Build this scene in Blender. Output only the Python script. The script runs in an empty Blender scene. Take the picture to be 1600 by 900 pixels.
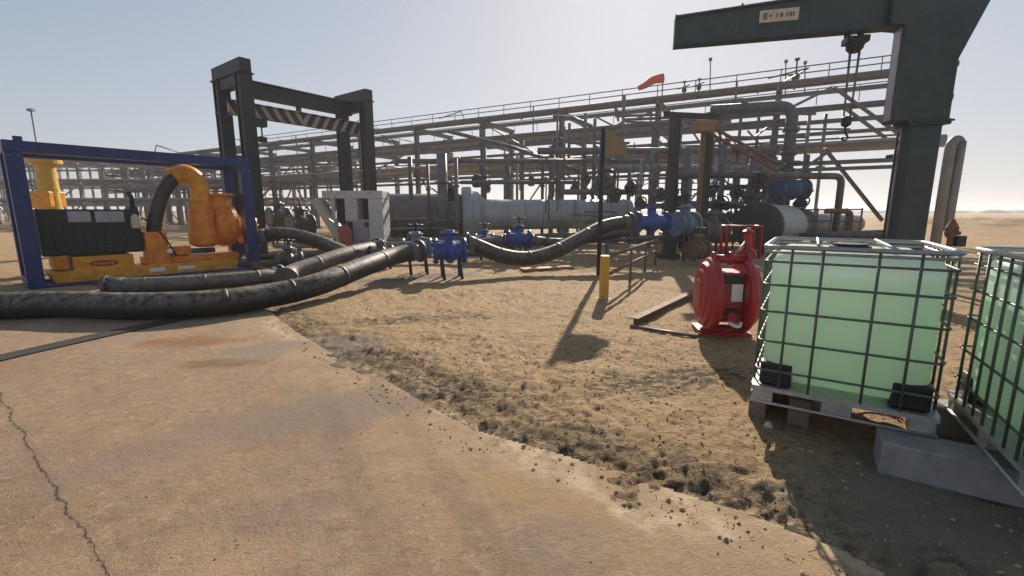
import bpy, math, random
import numpy as np
from mathutils import Vector, Matrix
R = math.radians
random.seed(7)
C = bpy.context.scene.collection
sc = bpy.context.scene

# ------------------------------------------------------------ camera, world, sun, exposure
PITCH, F, EYE = R(9.73), 700.0, 1.6
cam = bpy.data.objects.new('camera', bpy.data.cameras.new('camera'))
C.objects.link(cam); cam.location = (0, 0, EYE); cam.rotation_euler = (R(90) - PITCH, 0, 0)
cam.data.sensor_width = 36; cam.data.lens = F / 1600 * 36; cam.data.clip_start = .05; cam.data.clip_end = 9000
sc.camera = cam
SUN_AZ, SUN_EL = R(15), R(27.5)
w = bpy.data.worlds.new("World"); sc.world = w; w.use_nodes = True
nt = w.node_tree; bg = nt.nodes['Background']
sky = nt.nodes.new('ShaderNodeTexSky'); sky.sky_type = 'NISHITA'; sky.sun_disc = False
sky.sun_elevation = SUN_EL; sky.sun_rotation = SUN_AZ
sky.air_density = 1.0; sky.dust_density = .7; sky.ozone_density = 1.5
hs = nt.nodes.new('ShaderNodeHueSaturation'); hs.inputs['Saturation'].default_value = .9; nt.links.new(sky.outputs[0], hs.inputs['Color'])
def vm(op, a, b):
    t = nt.nodes.new('ShaderNodeVectorMath'); t.operation = op
    for i, x in ((0, a), (1, b)): nt.links.new(x, t.inputs[i]) if not isinstance(x, tuple) else setattr(t.inputs[i], 'default_value', x)
    return t.outputs[0]
KS, AS = 4.0, 10.1                     # sky brightness compressed: the glow round the sun rolls off softly
soft = vm('DIVIDE', vm('MULTIPLY', hs.outputs[0], (AS * 1.0, AS * 1.0, AS * 1.06)), vm('ADD', hs.outputs[0], (KS, KS, KS)))
nt.links.new(soft, bg.inputs[0]); bg.inputs[1].default_value = .065
sl = bpy.data.lights.new('sun', 'SUN'); sl.energy = 5.0; sl.angle = R(.6); sl.color = (1, .9, .76)
so = bpy.data.objects.new('sun', sl); C.objects.link(so)
sd = Vector((math.sin(SUN_AZ) * math.cos(SUN_EL), math.cos(SUN_AZ) * math.cos(SUN_EL), math.sin(SUN_EL)))
so.rotation_euler = sd.to_track_quat('Z', 'Y').to_euler(); so.location = sd * 60
sc.view_settings.view_transform = 'Standard'; sc.view_settings.look = 'None'
sc.view_settings.exposure = 0.52; sc.view_settings.gamma = 1
sc.render.engine = 'CYCLES'
sc.cycles.max_bounces = 8; sc.cycles.transmission_bounces = 8; sc.cycles.volume_bounces = 0
sc.cycles.use_denoising = True

# ------------------------------------------------------------ pixel of the photograph -> place in the yard
def ray(u, v):
    xc, yc = (u - 800) / F, (450 - v) / F
    f = math.cos(PITCH) + yc * math.sin(PITCH)
    return xc / f, (yc * math.cos(PITCH) - math.sin(PITCH)) / f
def at(u, v, Y):
    x, k = ray(u, v); return Vector((x * Y, Y, EYE + k * Y))
def gnd(u, v, z=0.0):
    x, k = ray(u, v); Y = (z - EYE) / k; return Vector((x * Y, Y, z))
def hz(u, v, z):                       # the point of the pixel's ray at height z
    x, k = ray(u, v); Y = (z - EYE) / k; return Vector((x * Y, Y, z))

# ------------------------------------------------------------ materials
def mat(name, col, rough=.6, metal=0.0, var=.25, scale=6.0, bump=.15, dust=.0, spec=.5, bscale=60, rust=0.0, bands=None):
    m = bpy.data.materials.new(name); m.use_nodes = True
    n, l = m.node_tree.nodes, m.node_tree.links
    b = n['Principled BSDF']; b.inputs['Roughness'].default_value = rough; b.inputs['Metallic'].default_value = metal
    b.inputs['Specular IOR Level'].default_value = spec
    tc = n.new('ShaderNodeTexCoord'); ge = n.new('ShaderNodeNewGeometry')
    no = n.new('ShaderNodeTexNoise'); no.inputs['Scale'].default_value = scale; no.inputs['Detail'].default_value = 8; no.inputs['Roughness'].default_value = .65
    l.new(tc.outputs['Object'], no.inputs['Vector'])
    rp = n.new('ShaderNodeValToRGB'); rp.color_ramp.elements[0].position = .3; rp.color_ramp.elements[1].position = .7
    rp.color_ramp.elements[0].color = (*[c * (1 - var) for c in col], 1); rp.color_ramp.elements[1].color = (*[min(1, c * (1 + var)) for c in col], 1)
    l.new(no.outputs['Fac'], rp.inputs['Fac']); out = rp.outputs['Color']
    def mixin(fac, c, out):
        mx = n.new('ShaderNodeMix'); mx.data_type = 'RGBA'; l.new(fac, mx.inputs[0]); l.new(out, mx.inputs[6]); mx.inputs[7].default_value = (*c, 1)
        return mx.outputs[2]
    if rust:
        nr = n.new('ShaderNodeTexNoise'); nr.inputs['Scale'].default_value = scale * .7 + 1.3; nr.inputs['Detail'].default_value = 10; nr.inputs['Roughness'].default_value = .75
        l.new(tc.outputs['Object'], nr.inputs['Vector'])
        mr = n.new('ShaderNodeMapRange'); mr.inputs[1].default_value = .66 - .2 * rust; mr.inputs[2].default_value = .72 - .1 * rust; l.new(nr.outputs['Fac'], mr.inputs[0])
        out = mixin(mr.outputs[0], (.13, .06, .03), out)
    if dust:
        sx = n.new('ShaderNodeSeparateXYZ'); l.new(ge.outputs['Normal'], sx.inputs[0])
        a = n.new('ShaderNodeMath'); a.operation = 'MULTIPLY_ADD'; l.new(sx.outputs[2], a.inputs[0]); a.inputs[1].default_value = dust * .8; a.inputs[2].default_value = dust * .12; a.use_clamp = True
        nd = n.new('ShaderNodeTexNoise'); nd.inputs['Scale'].default_value = scale * 2.3; nd.inputs['Detail'].default_value = 6; l.new(tc.outputs['Object'], nd.inputs['Vector'])
        mr = n.new('ShaderNodeMapRange'); mr.inputs[1].default_value = .35; mr.inputs[2].default_value = .62; l.new(nd.outputs['Fac'], mr.inputs[0])
        mu = n.new('ShaderNodeMath'); mu.operation = 'MULTIPLY'; l.new(a.outputs[0], mu.inputs[0]); l.new(mr.outputs[0], mu.inputs[1])
        out = mixin(mu.outputs[0], (.36, .28, .19), out)
    l.new(out, b.inputs['Base Color'])
    rr = n.new('ShaderNodeMapRange'); rr.inputs[3].default_value = max(.05, rough - .12); rr.inputs[4].default_value = min(1, rough + .15); l.new(no.outputs['Fac'], rr.inputs[0]); l.new(rr.outputs[0], b.inputs['Roughness'])
    if bump:
        nb = n.new('ShaderNodeTexNoise'); nb.inputs['Scale'].default_value = bscale; nb.inputs['Detail'].default_value = 5; l.new(tc.outputs['Object'], nb.inputs['Vector'])
        bp = n.new('ShaderNodeBump'); bp.inputs['Strength'].default_value = bump; bp.inputs['Distance'].default_value = .01; l.new(nb.outputs['Fac'], bp.inputs['Height'])
        l.new(bp.outputs[0], b.inputs['Normal'])
    return m

M = dict(
    navy=mat('navy paint', (.007, .024, .13), .4, var=.35, dust=.07, rust=.3),
    blue=mat('blue valve paint', (.012, .06, .27), .4, var=.4, dust=.25, rust=.3),
    greyblue=mat('grey blue paint', (.15, .2, .27), .45, dust=.3),
    orange=mat('orange paint', (.72, .22, .013), .4, var=.3, dust=.05, rust=.2),
    amber=mat('amber paint', (.76, .32, .014), .4, var=.3, dust=.05, rust=.22),
    yellow=mat('yellow paint', (.6, .36, .04), .45, var=.2, dust=.1, rust=.3),
    red=mat('red paint', (.36, .012, .022), .36, var=.25, dust=.12, scale=9),
    darkred=mat('dark red paint', (.24, .012, .02), .5, dust=.1),
    black=mat('black steel', (.011, .011, .014), .5, var=.4, dust=.05, rust=.2),
    blackplastic=mat('black plastic', (.012, .012, .013), .5, dust=.05),
    crane=mat('dark green grey crane paint', (.022, .042, .045), .45, var=.4, scale=2.2, dust=.08, rust=.12),
    steel=mat('weathered grey steel', (.15, .142, .14), .5, .25, var=.3, scale=3, dust=.06, rust=.3),
    pipe=mat('galvanised grey pipe', (.28, .265, .255), .5, .3, var=.35, scale=2.5, dust=.25, rust=.3),
    darkpipe=mat('dark pipe', (.11, .10, .1), .5, .2, var=.4, scale=2.5, dust=.2, rust=.5),
    brownpipe=mat('brown grey insulated shell', (.15, .12, .11), .55, .1, var=.35, scale=1.6, dust=.25, rust=.3),
    shell=mat('grey green insulated shell', (.42, .43, .4), .4, .1, var=.2, scale=1.2, dust=.2),
    galv=mat('galvanised tube', (.34, .35, .35), .4, .6, var=.2, scale=30, dust=.12, bump=.05),
    farsteel=mat('hazed far steel', (.26, .24, .24), .55, .1, var=.3, scale=1, dust=.1, rust=.2),  # distance haze put into the colour: paler than the near steel
    cagebar=mat('backlit galvanised bar', (.12, .14, .125), .45, .35, var=.2, scale=30, dust=.1, bump=.05),  # backlit look painted in: darker and greener than the galvanised tube
    zinc=mat('zinc pallet sheet', (.42, .43, .43), .42, .5, var=.25, scale=14, dust=.2),
    hose=mat('black rubber hose', (.017, .015, .0135), .55, var=.4, scale=5, dust=.7, bump=.3),
    dusty=mat('dusty rubber hose', (.09, .08, .07), .6, var=.4, scale=6, dust=.7, bump=.3),
    brownhose=mat('dark brown suction hose', (.05, .035, .028), .45, var=.3, dust=.1),
    white=mat('chalky white paint', (.56, .52, .48), .5, var=.2, dust=.35, rust=.45),
    cream=mat('cream panel', (.55, .47, .36), .5, var=.12, dust=.2),
    label=mat('white sticker', (.8, .78, .74), .4, var=.08),
    signtan=mat('faded yellow sign', (.22, .16, .08), .5, var=.2, dust=.1, rust=.2),
    rust=mat('rusty steel', (.17, .085, .05), .8, var=.4, dust=.25),
    rope=mat('rust orange plate', (.42, .16, .05), .7, var=.3, dust=.2),
    concrete=mat('grey concrete sleeper', (.3, .28, .27), .85, var=.25, scale=8, bump=.5, dust=.1),
    glass=mat('pale panel', (.35, .32, .36), .3, var=.2),
    sock=mat('red windsock cloth', (.7, .05, .03), .8, var=.15),
    timber=mat('grey timber', (.2, .16, .12), .8, var=.35, scale=10, bump=.4, dust=.2),
)

# ------------------------------------------------------------ mesh building
class MB:
    def __init__(s): s.v, s.f, s.s = [], [], []
    def add(s, vs, fs, smooth=False):
        o = len(s.v); s.v += [Vector(p) for p in vs]; s.f += [tuple(i + o for i in f) for f in fs]; s.s += [smooth] * len(fs); return s
    def box(s, c, d, rz=0, rot=None):
        c = Vector(c); h = [x / 2 for x in d]; m = rot or Matrix.Rotation(rz, 3, 'Z')
        vs = [c + m @ Vector((x * h[0], y * h[1], z * h[2])) for x in (-1, 1) for y in (-1, 1) for z in (-1, 1)]
        return s.add(vs, [(0, 1, 3, 2), (4, 6, 7, 5), (0, 4, 5, 1), (2, 3, 7, 6), (0, 2, 6, 4), (1, 5, 7, 3)])
    def bar(s, p, q, a, b=None, up=(0, 0, 1)):          # rectangular bar, a across, b tall
        p, q = Vector(p), Vector(q); b = b or a; z = (q - p); L = z.length; z.normalize(); up = Vector(up)
        if abs(z.dot(up)) > .98: up = Vector((0, 1, 0))
        x = z.cross(up).normalized(); y = x.cross(z)
        m = Matrix((x, y, z)).transposed()
        return s.box((p + q) / 2, (a, b, L), rot=m)
    def ibeam(s, p, q, a, b, t=None, up=(0, 0, 1)):
        t = t or a * .1; p, q = Vector(p), Vector(q); z = (q - p).normalized(); u = Vector(up)
        if abs(z.dot(u)) > .98: u = Vector((0, 1, 0))
        x = z.cross(u).normalized(); y = x.cross(z)
        o = y * (b / 2 - t / 2)
        s.bar(p + o, q + o, a, t, u); s.bar(p - o, q - o, a, t, u); return s.bar(p, q, t, b - 2 * t, u)
    def tube(s, pts, r, n=12, cap=True, smooth=True):
        pts = [Vector(p) for p in pts]; rs = r if isinstance(r, (list, tuple)) else [r] * len(pts)
        t0 = (pts[1] - pts[0]).normalized(); a = Vector((0, 0, 1)) if abs(t0.z) < .9 else Vector((0, 1, 0))
        x = t0.cross(a).normalized(); vs = []
        for i, p in enumerate(pts):
            t = (pts[min(i + 1, len(pts) - 1)] - pts[max(i - 1, 0)])
            t = t.normalized() if t.length > 1e-9 else t0
            x = (x - t * x.dot(t)).normalized(); y = t.cross(x)
            for k in range(n):
                g = 2 * math.pi * k / n; vs.append(p + (x * math.cos(g) + y * math.sin(g)) * rs[i])
        fs = []
        for i in range(len(pts) - 1):
            for k in range(n):
                k2 = (k + 1) % n; fs.append((i * n + k, i * n + k2, (i + 1) * n + k2, (i + 1) * n + k))
        s.add(vs, fs, smooth)
        if cap:
            o = len(s.v) - len(vs); s.f += [tuple(range(o + n - 1, o - 1, -1)), tuple(range(o + len(vs) - n, o + len(vs)))]; s.s += [False, False]
        return s
    def cyl(s, p, q, r, n=16, r2=None): return s.tube([p, q], [r, r if r2 is None else r2], n)
    def lathe(s, o, ax, prof, n=28):                     # prof: (distance along the axis, radius)
        o, ax = Vector(o), Vector(ax).normalized(); a = Vector((0, 0, 1)) if abs(ax.z) < .9 else Vector((0, 1, 0))
        x = ax.cross(a).normalized(); y = ax.cross(x); vs = []
        for d, r in prof:
            for k in range(n):
                g = 2 * math.pi * k / n; vs.append(o + ax * d + (x * math.cos(g) + y * math.sin(g)) * max(r, 1e-4))
        fs = [(i * n + k, (i + 1) * n + k, (i + 1) * n + (k + 1) % n, i * n + (k + 1) % n) for i in range(len(prof) - 1) for k in range(n)]
        s.add(vs, fs, False)
        o2 = len(s.v) - len(vs); s.f += [tuple(range(o2, o2 + n)), tuple(range(o2 + len(vs) - 1, o2 + len(vs) - n - 1, -1))]; s.s += [False, False]
        return s
    def flange(s, p, ax, r, t=.05, bolts=0):
        ax = Vector(ax).normalized(); p = Vector(p); s.cyl(p - ax * t / 2, p + ax * t / 2, r, 20)
        if bolts:
            a = Vector((0, 0, 1)) if abs(ax.z) < .9 else Vector((0, 1, 0)); x = ax.cross(a).normalized(); y = ax.cross(x)
            for k in range(bolts):
                g = 2 * math.pi * k / bolts; c = p + (x * math.cos(g) + y * math.sin(g)) * r * .86
                s.cyl(c - ax * t, c + ax * t, r * .07, 6)
        return s
    def prism(s, poly, fn, t0, t1):                      # poly in (a, b), fn(a, b, t) -> point
        n = len(poly); vs = [fn(a, b, t0) for a, b in poly] + [fn(a, b, t1) for a, b in poly]
        return s.add(vs, [tuple(range(n)), tuple(range(2 * n - 1, n - 1, -1))] + [(i, i + n, (i + 1) % n + n, (i + 1) % n) for i in range(n)])
    def wheel(s, c, ax, r, t):
        ax = Vector(ax).normalized(); c = Vector(c); a = Vector((0, 0, 1)) if abs(ax.z) < .9 else Vector((0, 1, 0)); x = ax.cross(a).normalized(); y = ax.cross(x)
        pts = [c + (x * math.cos(g) + y * math.sin(g)) * r for g in [2 * math.pi * k / 20 for k in range(21)]]
        s.tube(pts, t, 6, cap=False)
        for g in (0, 2.1, 4.2): s.cyl(c, c + (x * math.cos(g) + y * math.sin(g)) * r, t * .8, 6)
        return s.cyl(c - ax * t * 2, c + ax * t * 2, t * 2, 8)

INV = {}
U2 = Vector((0, 0, 1))
def thing(name, label, cat, loc=(0, 0, 0), rz=0.0, group=None, local=False):
    o = bpy.data.objects.new(name, None); C.objects.link(o); o.empty_display_size = .2
    o.location = loc; o.rotation_euler = (0, 0, rz); o['label'] = label; o['category'] = cat
    if group: o['group'] = group
    INV[o.name] = None if local else (Matrix.Translation(Vector(loc)) @ Matrix.Rotation(rz, 4, 'Z')).inverted()
    return o
def part(name, mb, m, parent, label=None, bev=0, kind=None, autos=True):
    mt = INV.get(parent.name) if parent else None
    vs = [tuple(mt @ v) if mt else tuple(v) for v in mb.v]
    me = bpy.data.meshes.new(name); me.from_pydata(vs, [], mb.f); me.polygons.foreach_set('use_smooth', mb.s); me.update()
    o = bpy.data.objects.new(name, me); C.objects.link(o); me.materials.append(M[m] if isinstance(m, str) else m)
    if parent: o.parent = parent; INV[o.name] = mt
    if label: o['label'] = label
    if kind: o['kind'] = kind
    if bev:
        b = o.modifiers.new('bevel', 'BEVEL'); b.width = bev; b.segments = 2; b.limit_method = 'ANGLE'; b.angle_limit = R(40)
    return o
def single(name, mb, m, label, cat, loc=None, group=None, bev=0, kind=None):
    o = part(name, mb, m, None, bev=bev)
    loc = Vector(loc) if loc is not None else Vector(mb.v[0])
    o.data.transform(Matrix.Translation(-loc)); o.location = loc
    if label: o['label'] = label
    if cat: o['category'] = cat
    if group: o['group'] = group
    if kind: o['kind'] = kind
    return o
def smooth_path(pts, k=8):                               # Catmull-Rom
    pts = [Vector(p) for p in pts]; P = [pts[0] * 2 - pts[1]] + pts + [pts[-1] * 2 - pts[-2]]; out = []
    for i in range(1, len(P) - 2):
        a, b, c, d = P[i - 1:i + 3]
        for j in range(k):
            t = j / k
            out.append(.5 * ((2 * b) + (c - a) * t + (2 * a - 5 * b + 4 * c - d) * t * t + (3 * b - a - 3 * c + d) * t ** 3))
    return out + [pts[-1]]

# ------------------------------------------------------------ ground
def hsh(ix, iy, s): 
    n = (ix.astype(np.int64) * 374761393 + iy.astype(np.int64) * 668265263 + s * 974711) & 0xffffffff
    n = ((n ^ (n >> 13)) * 1274126177) & 0xffffffff
    return ((n ^ (n >> 16)) & 0xffff) / 65535.0
def vnoise(x, y, s=0):
    ix, iy = np.floor(x), np.floor(y); fx, fy = x - ix, y - iy; fx = fx * fx * (3 - 2 * fx); fy = fy * fy * (3 - 2 * fy)
    a, b, c, d = hsh(ix, iy, s), hsh(ix + 1, iy, s), hsh(ix, iy + 1, s), hsh(ix + 1, iy + 1, s)
    return (a * (1 - fx) + b * fx) * (1 - fy) + (c * (1 - fx) + d * fx) * fy - .5
def fbm(x, y, o=4, s=0, g=.5):
    r = np.zeros_like(x); a = 1.0
    for k in range(o): r += a * vnoise(x * 2 ** k + 17.3 * k, y * 2 ** k - 9.1 * k, s + k); a *= g
    return r
edge_px = [(1330, 925), (1290, 900), (1150, 842), (1030, 800), (860, 740), (700, 690), (620, 640), (560, 600), (490, 562), (430, 520), (395, 488), (350, 462), (100, 447)]
edge = [gnd(*p).xy for p in edge_px]
poly = [(2.2, -1.5)] + [(.95, .9)] + [tuple(e) for e in edge] + [(-40, 9.0), (-60, -30), (2.2, -30)]
def sdist(X, Y):
    d = np.full(X.shape, 1e9); ins = np.zeros(X.shape, bool); n = len(poly)
    for i in range(n):
        (x1, y1), (x2, y2) = poly[i], poly[(i + 1) % n]; dx, dy = x2 - x1, y2 - y1
        t = np.clip(((X - x1) * dx + (Y - y1) * dy) / (dx * dx + dy * dy), 0, 1)
        d = np.minimum(d, np.hypot(X - x1 - t * dx, Y - y1 - t * dy))
        c = ((y1 > Y) != (y2 > Y)); 
        with np.errstate(divide='ignore', invalid='ignore'): xi = x1 + (Y - y1) * dx / (dy if dy else 1e-9)
        ins ^= c & (X < xi)
    return np.where(ins, -d, d)                          # negative on the concrete
ang = np.radians(np.concatenate([np.arange(-180, -60, 6), np.arange(-60, 60, .22), np.arange(60, 180, 6)]))
rad = np.concatenate([[.25, .5, .8], 1.0 * 1.0085 ** np.arange(0, 560), 115 * 1.06 ** np.arange(1, 44)])
A, Rr = np.meshgrid(ang, rad); GX, GY = Rr * np.sin(A), Rr * np.cos(A)
SD = sdist(GX, GY)
def sheet(name, Z, keep, attrs, m):
    nr, na = GX.shape
    idx = np.arange(nr * na).reshape(nr, na)
    q = np.stack([idx[:-1], np.roll(idx, -1, 1)[:-1], np.roll(idx, -1, 1)[1:], idx[1:]], -1)
    k = keep[:-1] & np.roll(keep, -1, 1)[:-1] & np.roll(keep, -1, 1)[1:] & keep[1:]
    q = q[k]; used = np.unique(q); re = np.zeros(nr * na, int); re[used] = np.arange(len(used)); q = re[q]
    V = np.stack([GX.ravel()[used], GY.ravel()[used], Z.ravel()[used]], -1)
    me = bpy.data.meshes.new(name); me.vertices.add(len(V)); me.vertices.foreach_set('co', V.ravel())
    me.loops.add(q.size); me.loops.foreach_set('vertex_index', q.ravel()[:].astype(np.int32))
    me.polygons.add(len(q)); me.polygons.foreach_set('loop_start', np.arange(0, q.size, 4, dtype=np.int32)); me.update(calc_edges=True)
    me.polygons.foreach_set('use_smooth', np.ones(len(q), bool))
    for an, av in attrs.items():
        a = me.attributes.new(an, 'FLOAT', 'POINT'); a.data.foreach_set('value', av.ravel()[used].astype(np.float32))
    me.flip_normals() if me.polygons[0].normal.z < 0 else None
    me.materials.append(m); o = bpy.data.objects.new(name, me); C.objects.link(o); o['kind'] = 'structure'; return o
near = np.clip(1 - Rr / 60, 0, 1)
e_n = SD + .5 * fbm(GX * 1.3, GY * 1.3, 4, 3) 
out = np.clip(e_n / .5, 0, 1)
rough = .5 + 1.2 * np.clip(fbm(GX * .8, GY * .8, 3, 9) + .35, 0, 1)
strip = np.exp(-((SD - .35) / .45) ** 2) * (SD > -.3)      # churned strip beside the slab
Zd = -.035 + out * .05 + near * (.05 * fbm(GX * .7, GY * .7, 3, 5) + rough * out * (.034 * fbm(GX * 5, GY * 5, 4, 21) + .022 * fbm(GX * 19, GY * 19, 3, 31)) + strip * .035 * fbm(GX * 13, GY * 13, 4, 41))
Zd = np.where(SD < -.6, -.06, Zd)
far = np.clip((Rr - 35) / 40, 0, 1)
az = np.degrees(A)
berm = np.clip((GX - .75 * GY) / 6, 0, 1) * np.exp(-((Rr - 60) / 14) ** 2)
Zd = Zd + far * .25 * fbm(GX / 9, GY / 9, 3, 51) + berm * (.7 + 1.3 * fbm(GX / 5, GY / 5, 4, 61))
Zd = np.where(Rr > 300, Zd * .3, Zd)

def ground_mat(name, kind):
    m = bpy.data.materials.new(name); m.use_nodes = True; n, l = m.node_tree.nodes, m.node_tree.links; b = n['Principled BSDF']
    b.inputs['Roughness'].default_value = .9; b.inputs['Specular IOR Level'].default_value = .25
    tc = n.new('ShaderNodeTexCoord')
    def noise(sc_, det=8, ro=.6, vec=None, dist=0):
        t = n.new('ShaderNodeTexNoise'); t.inputs['Scale'].default_value = sc_; t.inputs['Detail'].default_value = det; t.inputs['Roughness'].default_value = ro; t.inputs['Distortion'].default_value = dist
        l.new(vec or tc.outputs['Object'], t.inputs['Vector']); return t.outputs['Fac']
    def rng(f, a, b_, c=0, d=1):
        t = n.new('ShaderNodeMapRange'); l.new(f, t.inputs[0]); t.inputs[1].default_value = a; t.inputs[2].default_value = b_; t.inputs[3].default_value = c; t.inputs[4].default_value = d; return t.outputs[0]
    def math_(op, a, b_=None):
        t = n.new('ShaderNodeMath'); t.operation = op; l.new(a, t.inputs[0]) if not isinstance(a, float) else setattr(t.inputs[0], 'default_value', a)
        if b_ is not None: l.new(b_, t.inputs[1]) if not isinstance(b_, float) else setattr(t.inputs[1], 'default_value', b_)
        return t.outputs[0]
    def mix(f, a, b_):
        t = n.new('ShaderNodeMix'); t.data_type = 'RGBA'; l.new(f, t.inputs[0])
        for i, c in ((6, a), (7, b_)): l.new(c, t.inputs[i]) if not isinstance(c, tuple) else setattr(t.inputs[i], 'default_value', (*c, 1))
        return t.outputs[2]
    def spot(c, rx, ry, rot=0, nz=.8):                   # a stain with a ragged outline at a fixed place
        mp = n.new('ShaderNodeMapping'); mp.vector_type = 'TEXTURE'; l.new(tc.outputs['Object'], mp.inputs[0])
        mp.inputs['Location'].default_value = (c[0], c[1], 0); mp.inputs['Rotation'].default_value = (0, 0, rot); mp.inputs['Scale'].default_value = (rx, ry, 1e3)
        ln = n.new('ShaderNodeVectorMath'); ln.operation = 'LENGTH'; l.new(mp.outputs[0], ln.inputs[0])
        s_ = math_('ADD', ln.outputs['Value'], rng(noise(3.5, 6, .7), .2, .8, -nz, nz)); return rng(s_, .5, 1.1, 1, 0)
    if kind == 'dirt':
        col = mix(rng(noise(.7), .35, .65), (.48, .315, .15), (.37, .232, .105))
        col = mix(rng(noise(4, 9, .7), .4, .62, 0, .7), col, (.48, .33, .19))
        col = mix(rng(noise(17, 9, .75), .56, .66, 0, .55), col, (.2, .135, .085))
        col = mix(rng(noise(90, 4, .7), .58, .66, 0, .45), col, (.16, .11, .075))
        at_ = n.new('ShaderNodeAttribute'); at_.attribute_name = 'strip'
        mpe = n.new('ShaderNodeMapping'); l.new(tc.outputs['Object'], mpe.inputs[0]); mpe.inputs['Scale'].default_value = (.5, 1, 1); mpe.inputs['Rotation'].default_value = (0, 0, .35)
        pit_shade = noise(22, 7, .7, mpe.outputs[0]); col = mix(rng(pit_shade, .555, .61, 0, .9), col, (.11, .072, .038))  # dark flecks: low sun shade of small pits painted into the dirt
        col = mix(rng(noise(9, 8, .75, mpe.outputs[0]), .55, .64, 0, .6), col, (.2, .13, .065))
        col = mix(rng(noise(15, 8, .75), .56, .63, 0, .6), col, (.58, .43, .26))
        s_ = math_('MULTIPLY', at_.outputs['Fac'], rng(noise(1.8, 9, .75), .42, .55))
        s_ = math_('MULTIPLY', s_, rng(noise(13, 8, .75, mpe.outputs[0]), .47, .53, .0, 1))
        col = mix(math_('MULTIPLY', at_.outputs['Fac'], rng(noise(1.5, 8, .7), .4, .6, .1, .75)), col, (.2, .13, .07))
        col = mix(s_, col, (.06, .04, .018))
        al = n.new('ShaderNodeAttribute'); al.attribute_name = 'lip'; col = mix(math_('MULTIPLY', al.outputs['Fac'], rng(noise(6, 8, .7), .4, .6)), col, (.56, .43, .28))
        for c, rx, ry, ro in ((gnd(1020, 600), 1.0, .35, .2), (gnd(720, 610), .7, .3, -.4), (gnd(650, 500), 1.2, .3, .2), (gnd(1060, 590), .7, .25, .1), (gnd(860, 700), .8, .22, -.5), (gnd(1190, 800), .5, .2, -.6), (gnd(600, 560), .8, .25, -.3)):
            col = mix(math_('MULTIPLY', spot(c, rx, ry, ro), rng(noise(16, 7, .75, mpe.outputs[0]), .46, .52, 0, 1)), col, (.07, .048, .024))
        col = mix(math_('MULTIPLY', spot(gnd(470, 548), 1.1, .75, .3, .5), rng(noise(8), .3, .6, .5, .95)), col, (.2, .165, .14))
        col = mix(math_('MULTIPLY', spot(gnd(1500, 800), .95, .75, 0, .4), 0.85), col, (.27, .24, .18))
        col = mix(math_('MULTIPLY', rng(noise(5, 9, .8), .5, .62, 0, .5), 0.6), col, (.25, .175, .1))
        col = mix(spot(gnd(640, 435), 2.2, .5, .45, .4), col, (.22, .18, .14))
        h = math_('ADD', math_('MULTIPLY', noise(30, 8, .7), 1.0), math_('MULTIPLY', noise(140, 4, .7), .4)); st, di = 1, .03
    else:
        col = mix(rng(noise(.8, 6, .55), .35, .65), (.395, .265, .16), (.29, .188, .112))
        col = mix(rng(noise(3.1, 8, .65), .45, .68, 0, .6), col, (.235, .165, .115))
        col = mix(rng(noise(2.0, 8, .7), .55, .75, 0, .6), col, (.45, .32, .205))
        col = mix(rng(noise(7, 10, .82), .5, .6, 0, .6), col, (.2, .135, .088))
        col = mix(rng(noise(10.5, 10, .8), .53, .62, 0, .6), col, (.5, .37, .25))
        col = mix(rng(noise(1.3, 9, .75), .5, .62, 0, .45), col, (.27, .205, .155))
        col = mix(rng(noise(28, 8, .75), .56, .68, 0, .5), col, (.17, .12, .08))
        col = mix(rng(noise(60, 3, .6), .68, .72, 0, .6), col, (.13, .10, .08))
        at_ = n.new('ShaderNodeAttribute'); at_.attribute_name = 'sand'
        sa = rng(math_('ADD', at_.outputs['Fac'], noise(3, 8, .7)), .75, 1.2, 0, .8); col = mix(sa, col, (.43, .295, .165))
        al = n.new('ShaderNodeAttribute'); al.attribute_name = 'lip'; col = mix(math_('MULTIPLY', al.outputs['Fac'], rng(noise(6, 8, .7), .4, .6)), col, (.56, .43, .28))
        for c, rx, ry, ro, cc in ((gnd(300, 533), .75, .3, .15, (.25, .125, .05)), (gnd(345, 568), .5, .2, 0, (.2, .12, .055)), (gnd(230, 700), .25, .12, .4, (.26, .15, .08)), (gnd(430, 800), .35, .2, .4, (.22, .17, .13)), (gnd(520, 640), 1.0, .5, .4, (.24, .18, .13)), (gnd(420, 545), .5, .4, .3, (.26, .2, .15)),
                                  (gnd(860, 850), .35, .25, .5, (.24, .19, .15)), (gnd(250, 700), .8, .3, .9, (.28, .2, .14)), (gnd(820, 770), .5, .12, -.5, (.36, .24, .12))):
            col = mix(math_('MULTIPLY', spot(c, rx, ry, ro), .85 if cc[0] - cc[2] > .1 else .4), col, cc)
        for o_ in (0, .55):
            col = mix(math_('MULTIPLY', spot(gnd(560, 760) + Vector((o_, 0, 0)), .11, 2.6, .5, .35), rng(noise(16, 8, .8), .35, .65, .1, .5)), col, (.2, .14, .095))
        # the crack in the slab
        p, q = gnd(50, 705), gnd(175, 915); an = math.atan2(q.y - p.y, q.x - p.x)
        mp = n.new('ShaderNodeMapping'); mp.vector_type = 'TEXTURE'; l.new(tc.outputs['Object'], mp.inputs[0]); mp.inputs['Location'].default_value = (p.x, p.y, 0); mp.inputs['Rotation'].default_value = (0, 0, an)
        sx = n.new('ShaderNodeSeparateXYZ'); l.new(mp.outputs[0], sx.inputs[0])
        d = math_('ABSOLUTE', math_('ADD', sx.outputs[1], rng(noise(3, 7, .7), .2, .8, -.05, .05)))
        wv = rng(noise(12, 4), .4, .6, .002, .008)
        ck = math_('LESS_THAN', d, wv); soft = rng(d, .004, .05, .5, 0)
        col = mix(soft, col, (.23, .17, .11)); col = mix(math_('MULTIPLY', ck, .85), col, (.06, .045, .03))
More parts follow.
